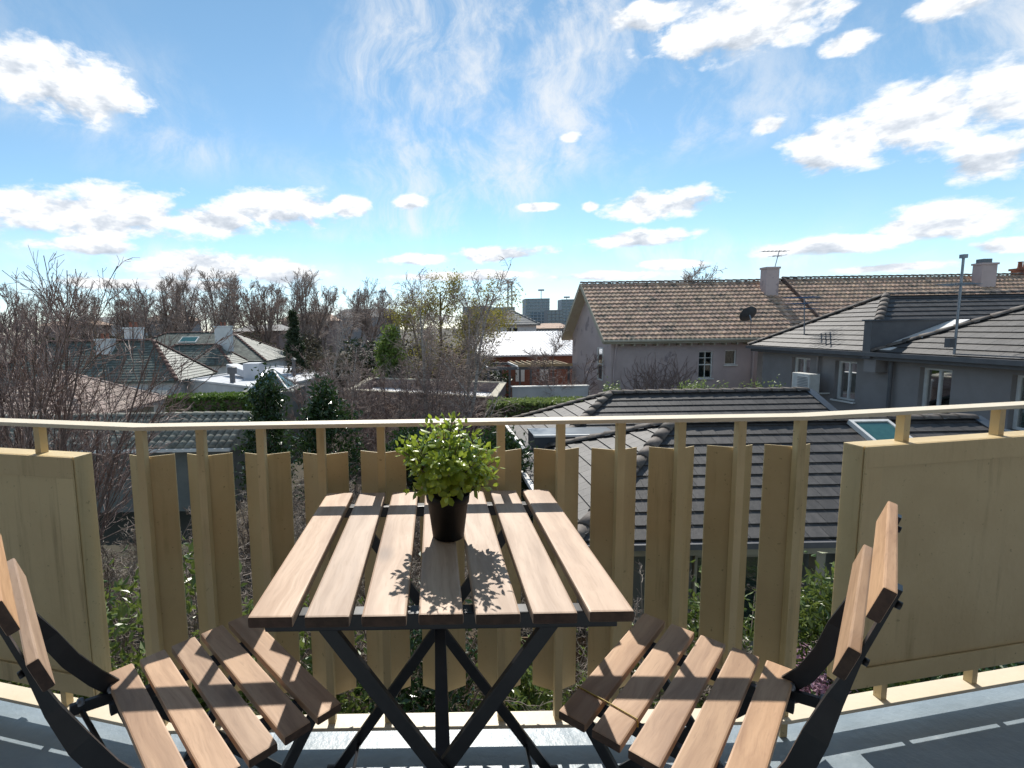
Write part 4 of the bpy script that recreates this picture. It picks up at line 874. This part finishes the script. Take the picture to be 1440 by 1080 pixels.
# metal-roofed brick hall
hl = thing('metal_roof_hall', 'red brick hall with white corrugated metal roof', 'building', (7, 45, G))
hb = MB(); hb.add([(3.2,39.7,-1.1),(12.5,39.7,-1.1),(12.5,50.5,.62),(3.2,50.5,.62),(3.2,39.7,-1.22),(12.5,39.7,-1.22),(12.5,50.5,.5),(3.2,50.5,.5)], [(0,1,2,3),(4,7,6,5),(0,4,5,1),(1,5,6,2),(2,6,7,3),(3,7,4,0)])
hr_ = hb.build('roof', 'white_metal_roof', hl)
for i in range(32): MB().bar((3.35+i*.29,39.7,-1.085), (3.35+i*.29,50.5,.635), .05, .04).build('roof_rib', 'white_metal_roof', hr_)
MB().box((3.4,40.0,G), (12.3,50.3,-1.15)).build('wall', 'brick_red', hl)
for x in (4.5, 6.4, 8.3): MB().box((x,39.96,-3.2),(x+.7,40.02,-2.0)).build('window', 'white_paint', hl)
gp = thing('hip_roof_house', 'grey hip-roofed white house beyond the metal-roofed hall', 'house', (8.5, 60, G))
simple_hip(gp, 6.4, 12.0, 57.5, 63.0, 1.32, 2.95, 'grey_roof', .5, .5, 'flat', cap='grey_roof', planes=('front',))
MB().box((6.8,57.9,G), (11.6,62.6,1.25)).build('wall', 'white_render', gp)
for x in (8.3, 9.0): MB().box((x,57.85,.35),(x+.45,57.92,.95)).build('window', 'interior_dark', gp)
# timber frame under construction, garden wall, fence
tf = thing('carport', 'open timber and steel carport frame in front of the brick hall', 'carport', (5.5, 33, G))
p_ = lambda x, y, Y: at(x, y, Y)
for x in (3.3, 4.6, 5.9, 8.2):
    for y in (31.0, 35.0): MB().box((x-.06,y-.06,G),(x+.06,y+.06,-1.5)).build('post', 'grey_trim', tf)
for y in (31.0, 35.0): MB().bar((3.2,y,-1.42), (8.4,y,-1.42), .10, .18).build('beam', 'grey_trim', tf)
for x in (3.25, 5.1, 8.3): MB().bar((x,30.9,-1.38), (x,35.1,-1.38), .10, .16).build('beam', 'white_metal_roof', tf)
for i in range(9): MB().bar((5.2+i*.38,31.0,-1.27), (5.2+i*.38,34.9,-1.27), .06, .12).build('rafter', 'pine_timber', tf)
MB().bar((5.1,30.9,-1.25), (8.4,30.9,-1.25), .06, .16).build('rafter', 'pine_timber', tf)
gw = MB().box((4.0,26.0,G), (7.9,26.25,-2.02)).build('garden_wall', 'white_render'); tag(gw, 'white rendered garden wall left of the mauve gable', 'wall')
MB().box((3.96,25.96,-2.02), (7.94,26.29,-1.95)).build('coping', 'white_paint', gw)
def fence(label, x0, x1, y, z0, z1, bw_=.14):
    t = thing('timber_fence', label, 'fence', ((x0+x1)/2, y, G)); k = int((x1-x0)/bw_); rf = random.Random(int(x0*10)+7)
    for i in range(k):
        bb = MB().box((x0+i*bw_, y-.01, z0), (x0+(i+1)*bw_-.008, y+.012, z1+rf.uniform(-.02,.02))); bb.build('board', 'fence_timber', t)
    for z in (z0+.3, z1-.25): MB().box((x0,y+.013,z-.04),(x1,y+.06,z+.04)).build('fence_rail', 'fence_timber', t)
    for x in (x0, (x0+x1)/2, x1): MB().box((x-.05,y+.061,z0),(x+.05,y+.16,z1+.05)).build('fence_post', 'fence_timber', t)
    return t
fence('brown paling fence right of the brown parapet building', 2.5, 4.3, 23.5, G, -2.55)
fence('brown paling fence low in the garden under the table', -1.4, 3.05, 7.45, G, -3.7)

# ---------------------------------------------------------------- far town
def far_box(name, label, cat, px0, px1, ytop, Y, depth, m, floors=0, cols=0, roof=None, ybase=None):
    a, c = at(px0, ytop, Y), at(px1, ytop, Y); t = thing(name, label, cat, ((a.x+c.x)/2, Y, G)); zt = a.z
    MB().box((a.x,Y,G), (c.x,Y+depth,zt)).build('wall', m, t)
    if floors:
        fh = 3.1
        for i in range(floors):
            z = zt-.6-i*fh
            MB().box((a.x-.4,Y-.9,z-.25), (c.x+.4,Y-.002,z)).build('balcony_slab', 'tower_slab', t)
            for k in range(cols):
                xa = a.x + (c.x-a.x)*(k+.12)/cols; xb = a.x + (c.x-a.x)*(k+.88)/cols
                MB().box((xa,Y-.05,z-fh+.4),(xb,Y-.003,z-.4)).build('window', 'tower_glass', t)
    if roof: MB().prism([(a.x-.5,Y-.5,zt),(c.x+.5,Y-.5,zt),((a.x*.3+c.x*.7),Y+depth/2,zt+roof),((a.x*.7+c.x*.3),Y+depth/2,zt+roof)], (0,.01,0)).build('gable', m, t)
    return t
far_box('apartment_tower', 'glassy blue-grey apartment tower in the far distance, the widest', 'building', 739, 773, 420, 520, 18, 'tower_slab', 8, 6)
far_box('apartment_tower', 'far glassy apartment tower half hidden by the mauve gable', 'building', 790, 812, 421, 540, 18, 'tower_slab', 8, 4)
far_box('apartment_tower', 'low far grey apartment block left of the lattice mast', 'building', 694, 724, 432, 460, 18, 'tower_slab', 5, 5)
far_box('apartment_tower', 'far block with pale floors between the towers', 'building', 770, 792, 436, 480, 16, 'grey_concrete', 4, 4)
far_box('apartment_tower', 'far grey block behind the birch crowns', 'building', 652, 692, 431, 420, 16, 'grey_concrete', 4, 6)
for i, (a, c, y, Y, m, lab) in enumerate([(60,118,458,95,'brown_brick','dark brown far house behind the slate ridges'), (118,182,455,120,'white_render','far pale house left of the white chimneys'), (200,262,452,130,'grey_concrete','far grey house between the bare trees'),
    (330,392,466,75,'brown_brick','far brown brick house right of the slate roofs'), (395,470,452,140,'brown_brick','far brown building behind the cypress'), (470,560,447,160,'grey_concrete','far low grey building behind the birches'), (752,800,462,90,'grey_concrete','low far roof beyond the metal-roofed hall')]):
    t = far_box('distant_house', lab, 'house', a, c, y, Y, 8, m)
    p, q = at(a-4, y, Y), at(c+4, y, Y); h = (q.x-p.x)*.16
    MB().add([(p.x,Y-.5,p.z),(q.x,Y-.5,p.z),(q.x,Y+8.5,p.z),(p.x,Y+8.5,p.z),(p.x+h,Y+4,p.z+h*.8),(q.x-h,Y+4,p.z+h*.8)], [(0,1,5,4),(1,2,5),(2,3,4,5),(3,0,4),(0,3,2,1)]).build('roof', 'grey_roof' if i % 2 else 'terracotta', t)
lm_ = thing('lattice_mast', 'tall lattice floodlight mast left of the far towers', 'mast', tuple(at(717, 470, 300)))
c = at(717, 435, 300); zt = at(717, 397, 300).z
for sx, sy in ((-1,-1),(1,-1),(1,1),(-1,1)): MB().bar((c.x+sx*1.3,300+sy*1.3,G), (c.x+sx*1.1,300+sy*1.1,zt), .32, .32).build('chord', 'aerial_metal', lm_)
for i in range(12):
    z = zt-i*2.2; MB().bar((c.x-1.2,298.8,z), (c.x+1.2,298.8,z-2.2), .2, .2).build('brace', 'aerial_metal', lm_); MB().bar((c.x+1.2,298.8,z), (c.x-1.2,298.8,z-2.2), .2, .2).build('brace', 'aerial_metal', lm_)
MB().box((c.x-1.9,298.5,zt),(c.x+1.9,301.5,zt+.5)).build('head_frame', 'aerial_metal', lm_)
for lab, px, y0_, y1_, Y in (('thin floodlight pole standing above the widest far tower', 761, 452, 408, 330), ('thin floodlight pole beside the mauve gable', 797, 452, 418, 340), ('floodlight pole rising from the bare trees left of the willow', 538, 455, 410, 260)):
    t = thing('floodlight_pole', lab, 'light pole', tuple(at(px, 470, Y))); a, c = at(px, y0_, Y), at(px, y1_, Y)
    MB().tube([(a.x,Y,G),(c.x,Y,c.z)], .22, 6).build('pole', 'aerial_metal', t); MB().box((c.x-1.9,Y-.3,c.z-.5),(c.x+1.9,Y+.3,c.z+.5)).build('lamp_head', 'aerial_metal', t)

# ---------------------------------------------------------------- plants: generators
def np_mesh(name, V, F, m, smooth=False):
    me = bpy.data.meshes.new(name); n, k = F.shape
    me.vertices.add(len(V)); me.vertices.foreach_set('co', V.astype(np.float32).ravel())
    me.loops.add(n*k); me.loops.foreach_set('vertex_index', F.astype(np.int32).ravel())
    me.polygons.add(n); me.polygons.foreach_set('loop_start', np.arange(0, n*k, k, dtype=np.int32))
    me.polygons.foreach_set('use_smooth', np.full(n, smooth)); me.materials.append(MATS[m]); me.update(calc_edges=True); me.validate(); return me
def tubes_np(pts, rs, n=3):                          # pts (N,K,3), rs (N,K) -> vertices, quads
    N, K, _ = pts.shape; d = np.gradient(pts, axis=1); d /= np.linalg.norm(d, axis=2, keepdims=True)+1e-9
    ref = np.where(np.abs(d[..., 2:3]) > .9, np.array([1., 0, 0]), np.array([0, 0, 1.])); a = np.cross(d, ref); a /= np.linalg.norm(a, axis=2, keepdims=True)+1e-9; b = np.cross(a, d)
    ang = np.arange(n)*2*np.pi/n
    V = pts[:, :, None, :] + rs[:, :, None, None]*(np.cos(ang)[None, None, :, None]*a[:, :, None, :] + np.sin(ang)[None, None, :, None]*b[:, :, None, :])
    idx = np.arange(N*K*n).reshape(N, K, n); q0 = idx[:, :-1, :]; q1 = idx[:, 1:, :]
    F = np.stack([q0, np.roll(q0, -1, 2), np.roll(q1, -1, 2), q1], -1).reshape(-1, 4)
    return V.reshape(-1, 3), F
def grow(rg, starts, dirs, lens, rads, K, wob, trop, taper=.35):
    """a generation of branches: polylines that wander and bend towards trop (z pull)"""
    N = len(starts); pts = np.zeros((N, K, 3)); pts[:, 0] = starts; d = dirs/np.linalg.norm(dirs, axis=1, keepdims=True); st = (lens/(K-1))[:, None]
    for i in range(1, K):
        d = d + rg.normal(0, wob, (N, 3)); d[:, 2] += trop; d /= np.linalg.norm(d, axis=1, keepdims=True); pts[:, i] = pts[:, i-1] + d*st
    rs = rads[:, None]*np.linspace(1, taper, K)[None, :]
    return pts, rs
def sprout(rg, pts, rs, per, f0, f1, ang, lscale, plens, rscale=.55):
    N, K, _ = pts.shape; M = N*per; i = np.repeat(np.arange(N), per); f = rg.uniform(f0, f1, M)*(K-1); k = np.minimum(f.astype(int), K-2); t = (f-k)[:, None]
    s = pts[i, k]*(1-t) + pts[i, k+1]*t; d = pts[i, k+1]-pts[i, k]; d /= np.linalg.norm(d, axis=1, keepdims=True)+1e-9
    r = rg.normal(0, 1, (M, 3)); r -= (r*d).sum(1, keepdims=True)*d; r /= np.linalg.norm(r, axis=1, keepdims=True)+1e-9
    a = rg.normal(ang, .18, M)[:, None]; nd = d*np.cos(a) + r*np.sin(a)
    ln = plens[i]*lscale*rg.uniform(.55, 1.15, M)*(1.15-.55*f/(K-1)); rr = (rs[i, k])*rscale*rg.uniform(.7, 1, M)
    return s, nd, ln, rr
def bare_tree(rg, h, r0, mb, mt, stems=1, spread=.25, per=(9,7,6), ang=(.75,.7,.7), lsc=(.5,.5,.5), trop=(.02,.05,.04,.0), wob=(.06,.12,.16,.2), f0=.3, rmin=.006, base=(0,0,0), leaf=None):
    """trunk mesh, limb mesh and twig mesh of a leafless tree"""
    st = np.zeros((stems, 3)) + np.array(base) + rg.normal(0, .12 if stems > 1 else 0, (stems, 3))*np.array([1,1,0]); d = np.zeros((stems, 3)); d[:, 2] = 1; d[:, :2] = rg.normal(0, spread, (stems, 2))
    ln = h*rg.uniform(.8, 1.0, stems); p0, q0 = grow(rg, st, d, ln, np.full(stems, r0), 9, wob[0], trop[0], .22)
    a = sprout(rg, p0, q0, per[0], f0, .98, ang[0], lsc[0], ln, .5); p1, q1 = grow(rg, *a, 6, wob[1], trop[1]); q1 = np.maximum(q1, rmin)
    b = sprout(rg, p1, q1, per[1], .2, 1, ang[1], lsc[1], a[2], .55); p2, q2 = grow(rg, *b, 5, wob[2], trop[2]); q2 = np.maximum(q2, rmin*.75)
    c = sprout(rg, p2, q2, per[2], .15, 1, ang[2], lsc[2], b[2], .6); p3, q3 = grow(rg, *c, 3, wob[3]*1.3, trop[3]*1.4); q3 = np.maximum(q3, rmin*.5)
    T = tubes_np(p0, q0, 7); L1 = tubes_np(p1, q1, 4); V2, F2 = tubes_np(p2, q2, 3); V3, F3 = tubes_np(p3, q3, 3)
    return (np_mesh('trunk', *T, mb, True), np_mesh('limbs', *L1, mb, True), np_mesh('twigs', np.concatenate([V2, V3]), np.concatenate([F2, F3+len(V2)]), mt), p3)
def leaf_cloud(rg, centers, n, spread, size, m, flat=.0, name='foliage', droop=0.0):
    c = centers[rg.integers(0, len(centers), n)] + rg.normal(0, 1, (n, 3))*spread
    a = rg.normal(0, 1, (n, 3)); a[:, 2] *= (1-flat); a[:, 2] -= droop; a /= np.linalg.norm(a, axis=1, keepdims=True); r = rg.normal(0, 1, (n, 3)); e = np.cross(a, r); e /= np.linalg.norm(e, axis=1, keepdims=True)+1e-9
    s = (size*rg.uniform(.6, 1.3, n))[:, None]; nn = np.cross(a, e)*s*.18
    V = np.stack([c-a*s, c-e*s*.42+nn, c+a*s, c+e*s*.42+nn], 1).reshape(-1, 3)
    return np_mesh(name, V, np.arange(4*n).reshape(n, 4), m)
def ell_shell(rg, n, c, r, fill=.55):
    d = rg.normal(0, 1, (n, 3)); d /= np.linalg.norm(d, axis=1, keepdims=True); return np.array(c) + d*np.array(r)*(rg.uniform(fill, 1, n)[:, None])
def tree_thing(name, label, cat, loc, meshes, group=None, rz=0, sc=1.0):
    t = thing(name, label, cat, loc, rz, group); t.scale = (sc, sc, sc)
    for nm, me in meshes:
        o = place(nm, me, t)
        if nm != 'trunk': stuff(o)
    return t
ORD = ['first', 'second', 'third', 'fourth', 'fifth', 'sixth', 'seventh', 'eighth', 'ninth', 'tenth', 'eleventh', 'twelfth', 'thirteenth', 'fourteenth', 'fifteenth', 'sixteenth']
rg = np.random.default_rng(21)

# tall bare shrub at the left edge
for lab, px, Y, h, sd_ in (('tall bare shrub with upswept budding twigs at the left edge', 15, 8.2, 7.6, 1), ('bare upright shrub just right of the tallest one by the left panel', 78, 8.8, 5.9, 2)):
    g_ = np.random.default_rng(sd_); t, l, w_, _ = bare_tree(g_, h*.90, .042, 'bark_brown', 'twig_purple', stems=(11 if sd_ == 1 else 7), spread=.12, per=(12,7,5), ang=(.42,.42,.5), lsc=(.42,.5,.5), trop=(.01,.09,.08,.05), f0=.35, rmin=.0075)
    p = at(px, 600, Y); tree_thing('bare_shrub', lab, 'shrub', (p.x, Y, G), [('trunk', t), ('limbs', l), ('twigs', w_)], 'bare shrubs below the balcony')
# thicket of bare climbing stems just below the railing
thick2 = [(150,9.5,2.9),(215,11,2.7),(285,9.0,3.0),(350,11.5,3.2),(415,9.5,3.9),(480,11,3.9),(540,9.0,3.5),(610,10.5,3.2)]
thick = [(190,5.2,5.2),(270,5.0,4.85),(350,5.4,5.05),(430,5.2,5.0),(510,5.6,4.95),(590,5.4,4.5),(830,5.2,4.25),(905,5.0,4.35),(985,5.0,4.1),(1062,5.2,3.8)]
for i, (px, Y, h) in enumerate(thick):
    g_ = np.random.default_rng(40+i); t, l, w_, _ = bare_tree(g_, h*.82, .022, 'twig_grey', 'twig_grey', stems=14, spread=.17, per=(11,7,4), ang=(.8,.9,.9), lsc=(.26,.5,.55), trop=(.0,.0,-.02,-.02), wob=(.12,.3,.35,.35), f0=.3, rmin=.0042)
    p = at(px, 700, Y); tree_thing('bare_shrub', ORD[i].capitalize() + ' from the left of the tangled bare shrubs seen between the railing plates', 'shrub', (p.x, Y, G), [('stems', t), ('limbs', l), ('twigs', w_)], 'bare shrubs below the balcony')
for i, (px, Y, h) in enumerate(thick2):
    g_ = np.random.default_rng(340+i); t, l, w_, _ = bare_tree(g_, h*.9, .03, 'twig_grey', 'twig_grey', stems=13, spread=.22, per=(11,7,4), ang=(.8,.9,.9), lsc=(.28,.5,.55), trop=(.0,.0,-.02,-.02), wob=(.12,.3,.35,.35), f0=.2, rmin=.006)
    p = at(px, 700, Y); tree_thing('bare_shrub', ORD[i].capitalize() + ' from the left of the tangled bare shrubs in front of the garage', 'shrub', (p.x, Y, G), [('stems', t), ('limbs', l), ('twigs', w_)], 'bare shrubs before the garage')
mid = [(446,22,500),(482,17.5,515),(515,20.5,490),(556,18.5,505),(600,17.0,505),(632,20.5,490)]
for i, (px, Y, top) in enumerate(mid):
    p = at(px, top, Y); g_ = np.random.default_rng(360+i); t, l, w_, _ = bare_tree(g_, (p.z-G)*1.0, .035, 'bark_brown', 'twig_far' if i % 2 else 'twig_purple', stems=5, spread=.14, per=(13,8,6), ang=(.6,.65,.7), lsc=(.32,.5,.55), trop=(.02,.06,.02,.0), wob=(.08,.16,.2,.22), f0=.1, rmin=.0085)
    tree_thing('bare_shrub', ORD[i].capitalize() + ' from the left of the twiggy shrubs among the birch trunks', 'shrub', (p.x, Y, G), [('stems', t), ('limbs', l), ('twigs', w_)], 'twiggy shrubs among the birches')
# leafy garden shrubs under the balcony
shr = [(30,4.3,3.6,1.0,'garden_leaf'),(175,4.1,4.4,.8,'garden_leaf'),(300,4.2,4.3,.7,'garden_leaf'),(440,4.4,3.9,.7,'garden_leaf'),(590,4.8,3.6,.8,'glossy_leaf'),(735,5.0,3.0,.7,'garden_leaf'),(880,5.2,3.0,.7,'garden_leaf'),(1010,5.6,3.2,.6,'garden_leaf'),(1160,5.4,3.5,.7,'garden_leaf'),(1290,4.8,2.9,.8,'garden_leaf'),(1420,4.6,3.2,.9,'glossy_leaf')]
for i, (px, Y, h, r, m) in enumerate(shr):
    g_ = np.random.default_rng(70+i); cs = ell_shell(g_, 60, (0,0,h*.55), (r*.85, r*.7, h*.47), .4); me = leaf_cloud(g_, cs, 5200, .15, .052, m)
    st_ = np.concatenate([cs[:24]*0, cs[:24]]); pts = np.stack([np.zeros((24,3)), cs[:24]*np.array([.4,.4,.6]), cs[:24]], 1); stv = np_mesh('stems', *tubes_np(pts, np.tile([.012,.008,.004], (24,1)), 4), 'bark_brown')
    p = at(px, 900, Y); tree_thing('leafy_shrub', ORD[i].capitalize() + ' from the left of the green leafy shrubs low behind the railing', 'shrub', (p.x, Y, G), [('stems', stv), ('foliage', me)], 'leafy shrubs below the balcony')
for i, (px, Y, h) in enumerate(((1140,5.0,3.1),(1290,4.3,2.8))):
    g_ = np.random.default_rng(90+i); cs = ell_shell(g_, 30, (0,0,h*.8), (.3,.28,.35), .3); pts = np.stack([np.zeros((30,3)), cs*np.array([.3,.3,.6]), cs], 1)
    p = at(px, 950, Y); tree_thing('flowering_shrub', 'pink flowering shrub ' + ('beside the right chair back' if i == 0 else 'below the right panel'), 'shrub', (p.x, Y, G), [('stems', np_mesh('stems', *tubes_np(pts, np.tile([.01,.006,.004], (30,1)), 4), 'bark_brown')), ('blossom', leaf_cloud(g_, cs, 900, .07, .03, 'pink_bloom'))])
# ground cover so the soil is not bare
n = 16000; c = np.stack([rg.uniform(-9, 9, n), rg.uniform(2.0, 9.5, n), np.full(n, G) + np.abs(rg.normal(0, .12, n))], 1)
gc = place('ground_cover', leaf_cloud(rg, c, n, .03, .05, 'garden_leaf')); tag(stuff(gc), 'low green and brown ground cover in the garden below', 'ground cover')

# evergreens, hedges
def block_hedge(name, label, x0, x1, y0, y1, z1, m, size, n, gcol=None):
    g_ = np.random.default_rng(int(abs(x0)*100)); c = np.stack([g_.uniform(x0, x1, n), g_.uniform(y0, y1, n), g_.uniform(G, z1, n)], 1)
    ax = g_.integers(0, 3, n); hi_ = g_.random(n) < .6                                             # leaves gather at the clipped faces
    c[(ax == 0), 1] = np.where(hi_, y0, y1)[ax == 0]; c[(ax == 1), 2] = z1; c[(ax == 2), 0] = np.where(hi_, x1, x0)[ax == 2]
    t = thing(name, label, 'hedge', ((x0+x1)/2, (y0+y1)/2, G)); o = Vector(t.location)
    place('foliage', leaf_cloud(g_, c - np.array(o), n, .04, size, m), t)
    MB().box((x0+.12,y0+.12,G), (x1-.12,y1-.12,z1-.12)).build('branch_core', 'bark_brown', t)
block_hedge('clipped_hedge', 'tall square-clipped green hedge in front of the flat white roof', -11.5, -8.0, 21.6, 22.8, -1.72, 'hedge_leaf', .09, 15000)
block_hedge('clipped_hedge', 'rounded light green hedge left of the dark tiled roof', 2.2, 6.2, 19.9, 21.2, -1.95, 'light_hedge_leaf', .10, 15000)
for i, (px, Y, top, r, lab) in enumerate(((372,15.0,528,.85,'glossy dark evergreen tree right of the clipped hedge'), (455,14.5,536,.95,'glossy dark evergreen tree nearer the parapet building'), (575,13.5,600,.8,'low glossy evergreen shrub behind the potted plant'), (700,12.5,604,.85,'dark evergreen shrub left of the low tiled house'))):
    p = at(px, top, Y); h = p.z-G; g_ = np.random.default_rng(120+i); cs = np.concatenate([ell_shell(g_, 60, (0,0,h*.60), (r, r, h*.40), .35), ell_shell(g_, 25, (0,0,h*.82), (r*.55, r*.55, h*.2), .3)])
    pts = np.stack([np.tile([0,0,h*.25], (40,1)), cs[:40]*.5+np.array([0,0,h*.22]), cs[:40]], 1)
    tree_thing('evergreen_tree', lab, 'tree', (p.x, Y, G), [('trunk', np_mesh('trunk', *tubes_np(np.array([[[0,0,0],[.03,0,h*.4],[0,.02,h*.8]]]), np.array([[.07,.05,.02]]), 7), 'bark_brown', True)), ('limbs', np_mesh('limbs', *tubes_np(pts, np.tile([.02,.012,.006], (40,1)), 4), 'bark_brown')), ('crown', leaf_cloud(g_, cs, 3800, .16, .085, 'glossy_leaf'))], 'glossy evergreens')
p = at(412, 440, 38); h = p.z-G; g_ = np.random.default_rng(140); zz = g_.uniform(.05, 1, 160)**.9; th_ = g_.uniform(0, 6.28, 160); rr = .72*np.minimum(1, (1.02-zz)*2.2)*g_.uniform(.5, 1, 160); cs = np.stack([np.cos(th_)*rr, np.sin(th_)*rr, zz*h], 1)
tree_thing('cypress_tree', 'narrow dark cypress rising behind the flat white roof', 'tree', (p.x, 38, G), [('trunk', np_mesh('trunk', *tubes_np(np.array([[[0,0,0],[0,0,h*.5],[0,0,h*.95]]]), np.array([[.12,.08,.02]]), 6), 'bark_brown', True)), ('crown', leaf_cloud(g_, cs, 6000, .12, .13, 'dark_leaf'))])
p = at(548, 466, 32.5); h = p.z-G; g_ = np.random.default_rng(141); zz = g_.uniform(.1, 1, 120); th_ = g_.uniform(0, 6.28, 120); rr = 1.8*(1.05-zz)**.7*g_.uniform(.3, 1, 120); cs = np.stack([np.cos(th_)*rr, np.sin(th_)*rr, zz*h], 1)
tree_thing('fir_tree', 'feathery yellow-green conical tree among the birches', 'tree', (p.x, 32.5, G), [('trunk', np_mesh('trunk', *tubes_np(np.array([[[0,0,0],[0,0,h*.5],[0,0,h*.95]]]), np.array([[.12,.08,.02]]), 6), 'bark_brown', True)), ('crown', leaf_cloud(g_, cs, 9000, .22, .12, 'fir_leaf', droop=.5))])

# birches and the willow
bir = [(452,30,385,.13,'slender birch with drooping twigs right of the cypress'),(492,23,420,.1,'lower twiggy birch left of the feathery conical tree'),(590,19.6,372,.10,'tall birch in front of the yellow-green willow'),(640,18.6,352,.10,'tallest birch with wind-swept top right of the willow'),(655,31,425,.10,'birch leaning beside the metal-roofed hall'),(560,32,408,.11,'birch standing behind the feathery conical tree'),(612,19.0,470,.06,'short birch against the brown parapet wall')]
for i, (px, Y, top, r, lab) in enumerate(bir):
    p = at(px, top, Y); h = (p.z-G)*.86; g_ = np.random.default_rng(160+i)
    t, l, w_, _ = bare_tree(g_, h, r, 'birch_bark', 'twig_far', stems=2 if i in (2,3,6) else 1, spread=.10, per=(20,10,8), ang=(.62,.75,.7), lsc=(.34,.48,.55), trop=(.02,.07,-.08,-.16), f0=.16, rmin=.010)
    tree_thing('birch_tree', lab, 'tree', (p.x, Y, G), [('trunk', t), ('limbs', l), ('twigs', w_)], 'bare birches in the middle')
p = at(608, 392, 34); h = p.z-G; g_ = np.random.default_rng(180)
t, l, w_, tips = bare_tree(g_, h, .2, 'bark_brown', 'twig_far', stems=4, spread=.16, per=(12,8,6), ang=(.7,.7,.7), lsc=(.36,.5,.5), trop=(.02,.06,-.1,-.25), rmin=.012)
tc_ = tips.reshape(-1, 3); tc_ = tc_[(tc_[:, 2] > h*.38)]
tree_thing('willow_tree', 'willow with yellow-green new leaf behind the birches', 'tree', (p.x, 34, G), [('trunk', t), ('limbs', l), ('twigs', w_), ('crown', leaf_cloud(g_, tc_, 14000, .28, .08, 'willow_leaf', droop=.9))])
# small reddish tree by the mauve gable, round bare crown behind the ridge
for lab, px, top, Y, r, m in (('small bare reddish tree beside the mauve gable', 783, 488, 26.8, .06, 'twig_purple'), ('round bare tree crown behind the terracotta ridge', 988, 376, 62, .22, 'twig_far')):
    p = at(px, top, Y); h = p.z-G; g_ = np.random.default_rng(int(px)); t, l, w_, _ = bare_tree(g_, h, r, 'bark_brown', m, stems=4, spread=.2, per=(13,9,7), ang=(.7,.7,.7), lsc=(.4,.5,.5), rmin=.012 if Y < 40 else .03)
    tree_thing('bare_tree', lab, 'tree', (p.x, Y, G), [('trunk', t), ('limbs', l), ('twigs', w_)])
# far row of bare street trees
kinds = []
for i in range(4):
    g_ = np.random.default_rng(200+i); t, l, w_, _ = bare_tree(g_, 12.5, .22, 'bark_brown', 'twig_far', stems=1 if i % 2 else 3, spread=.12, per=(16,10,8), ang=(.55,.55,.6), lsc=(.42,.5,.5), trop=(.02,.08,.06,.04), f0=.22, rmin=.026); kinds.append((t, l, w_))
row = [(20,75,415),(62,68,420),(105,82,425),(140,70,412),(172,90,408),(205,66,405),(238,80,400),(268,70,402),(300,64,396),(335,85,400),(372,70,404),(400,95,402),(428,66,398),(478,75,400),(520,85,412),(556,95,415)]
for i, (px, Y, top) in enumerate(row):
    p = at(px, top, Y); t, l, w_ = kinds[i % 4]
    tree_thing('bare_tree', ORD[i].capitalize() + ' from the left in the far row of bare street trees', 'tree', (p.x, Y, G), [('trunk', t), ('limbs', l), ('twigs', w_)], 'far row of bare street trees', rz=i*1.3, sc=(p.z-G)/11.6)
row2 = [(0,110,428),(45,105,430),(88,112,424),(128,100,418),(160,115,415),(190,104,412),(222,110,408),(254,100,406),(286,112,404),(318,104,402),(352,110,406),(388,102,408),(412,115,408),(450,105,410),(498,110,412),(540,104,418)]
for i, (px, Y, top) in enumerate(row2):
    p = at(px, top, Y); t, l, w_ = kinds[(i*3+1) % 4]
    tree_thing('bare_tree', ORD[i].capitalize() + ' from the left in the farthest line of bare trees on the skyline', 'tree', (p.x, Y, G), [('trunk', t), ('limbs', l), ('twigs', w_)], 'farthest line of bare trees', rz=i*2.3+.5, sc=(p.z-G)/11.6)
# clumps of dark garden growth filling the middle distance
cl = [(90,55,478),(150,60,474),(215,58,476),(275,62,473),(440,40,492),(480,36,500),(520,45,480),(585,44,478),(640,40,488),(672,36,505),(420,60,470),(350,58,470)]
cm = [leaf_cloud(np.random.default_rng(230+i), ell_shell(np.random.default_rng(240+i), 50, (0,0,2.2), (2.6,2.0,2.1), .3), 3000, .35, .17, 'far_leaf' if i else 'dark_leaf') for i in range(3)]
g_ = np.random.default_rng(250); pts = np.stack([np.zeros((30,3)), ell_shell(g_, 30, (0,0,1.2), (1,.8,.9)), ell_shell(g_, 30, (0,0,2.4), (2.2,1.8,1.8))], 1); cst = np_mesh('stems', *tubes_np(pts, np.tile([.06,.04,.02], (30,1)), 4), 'bark_brown')
for i, (px, Y, top) in enumerate(cl):
    p = at(px, top, Y); tree_thing('garden_bush', ORD[i].capitalize() + ' nearest of the dull brown bushes among the far gardens', 'bush', (p.x, Y, G), [('stems', cst), ('foliage', cm[i % 3])], 'brown bushes among the far gardens', rz=i*2.1, sc=(p.z-G)/4.3)
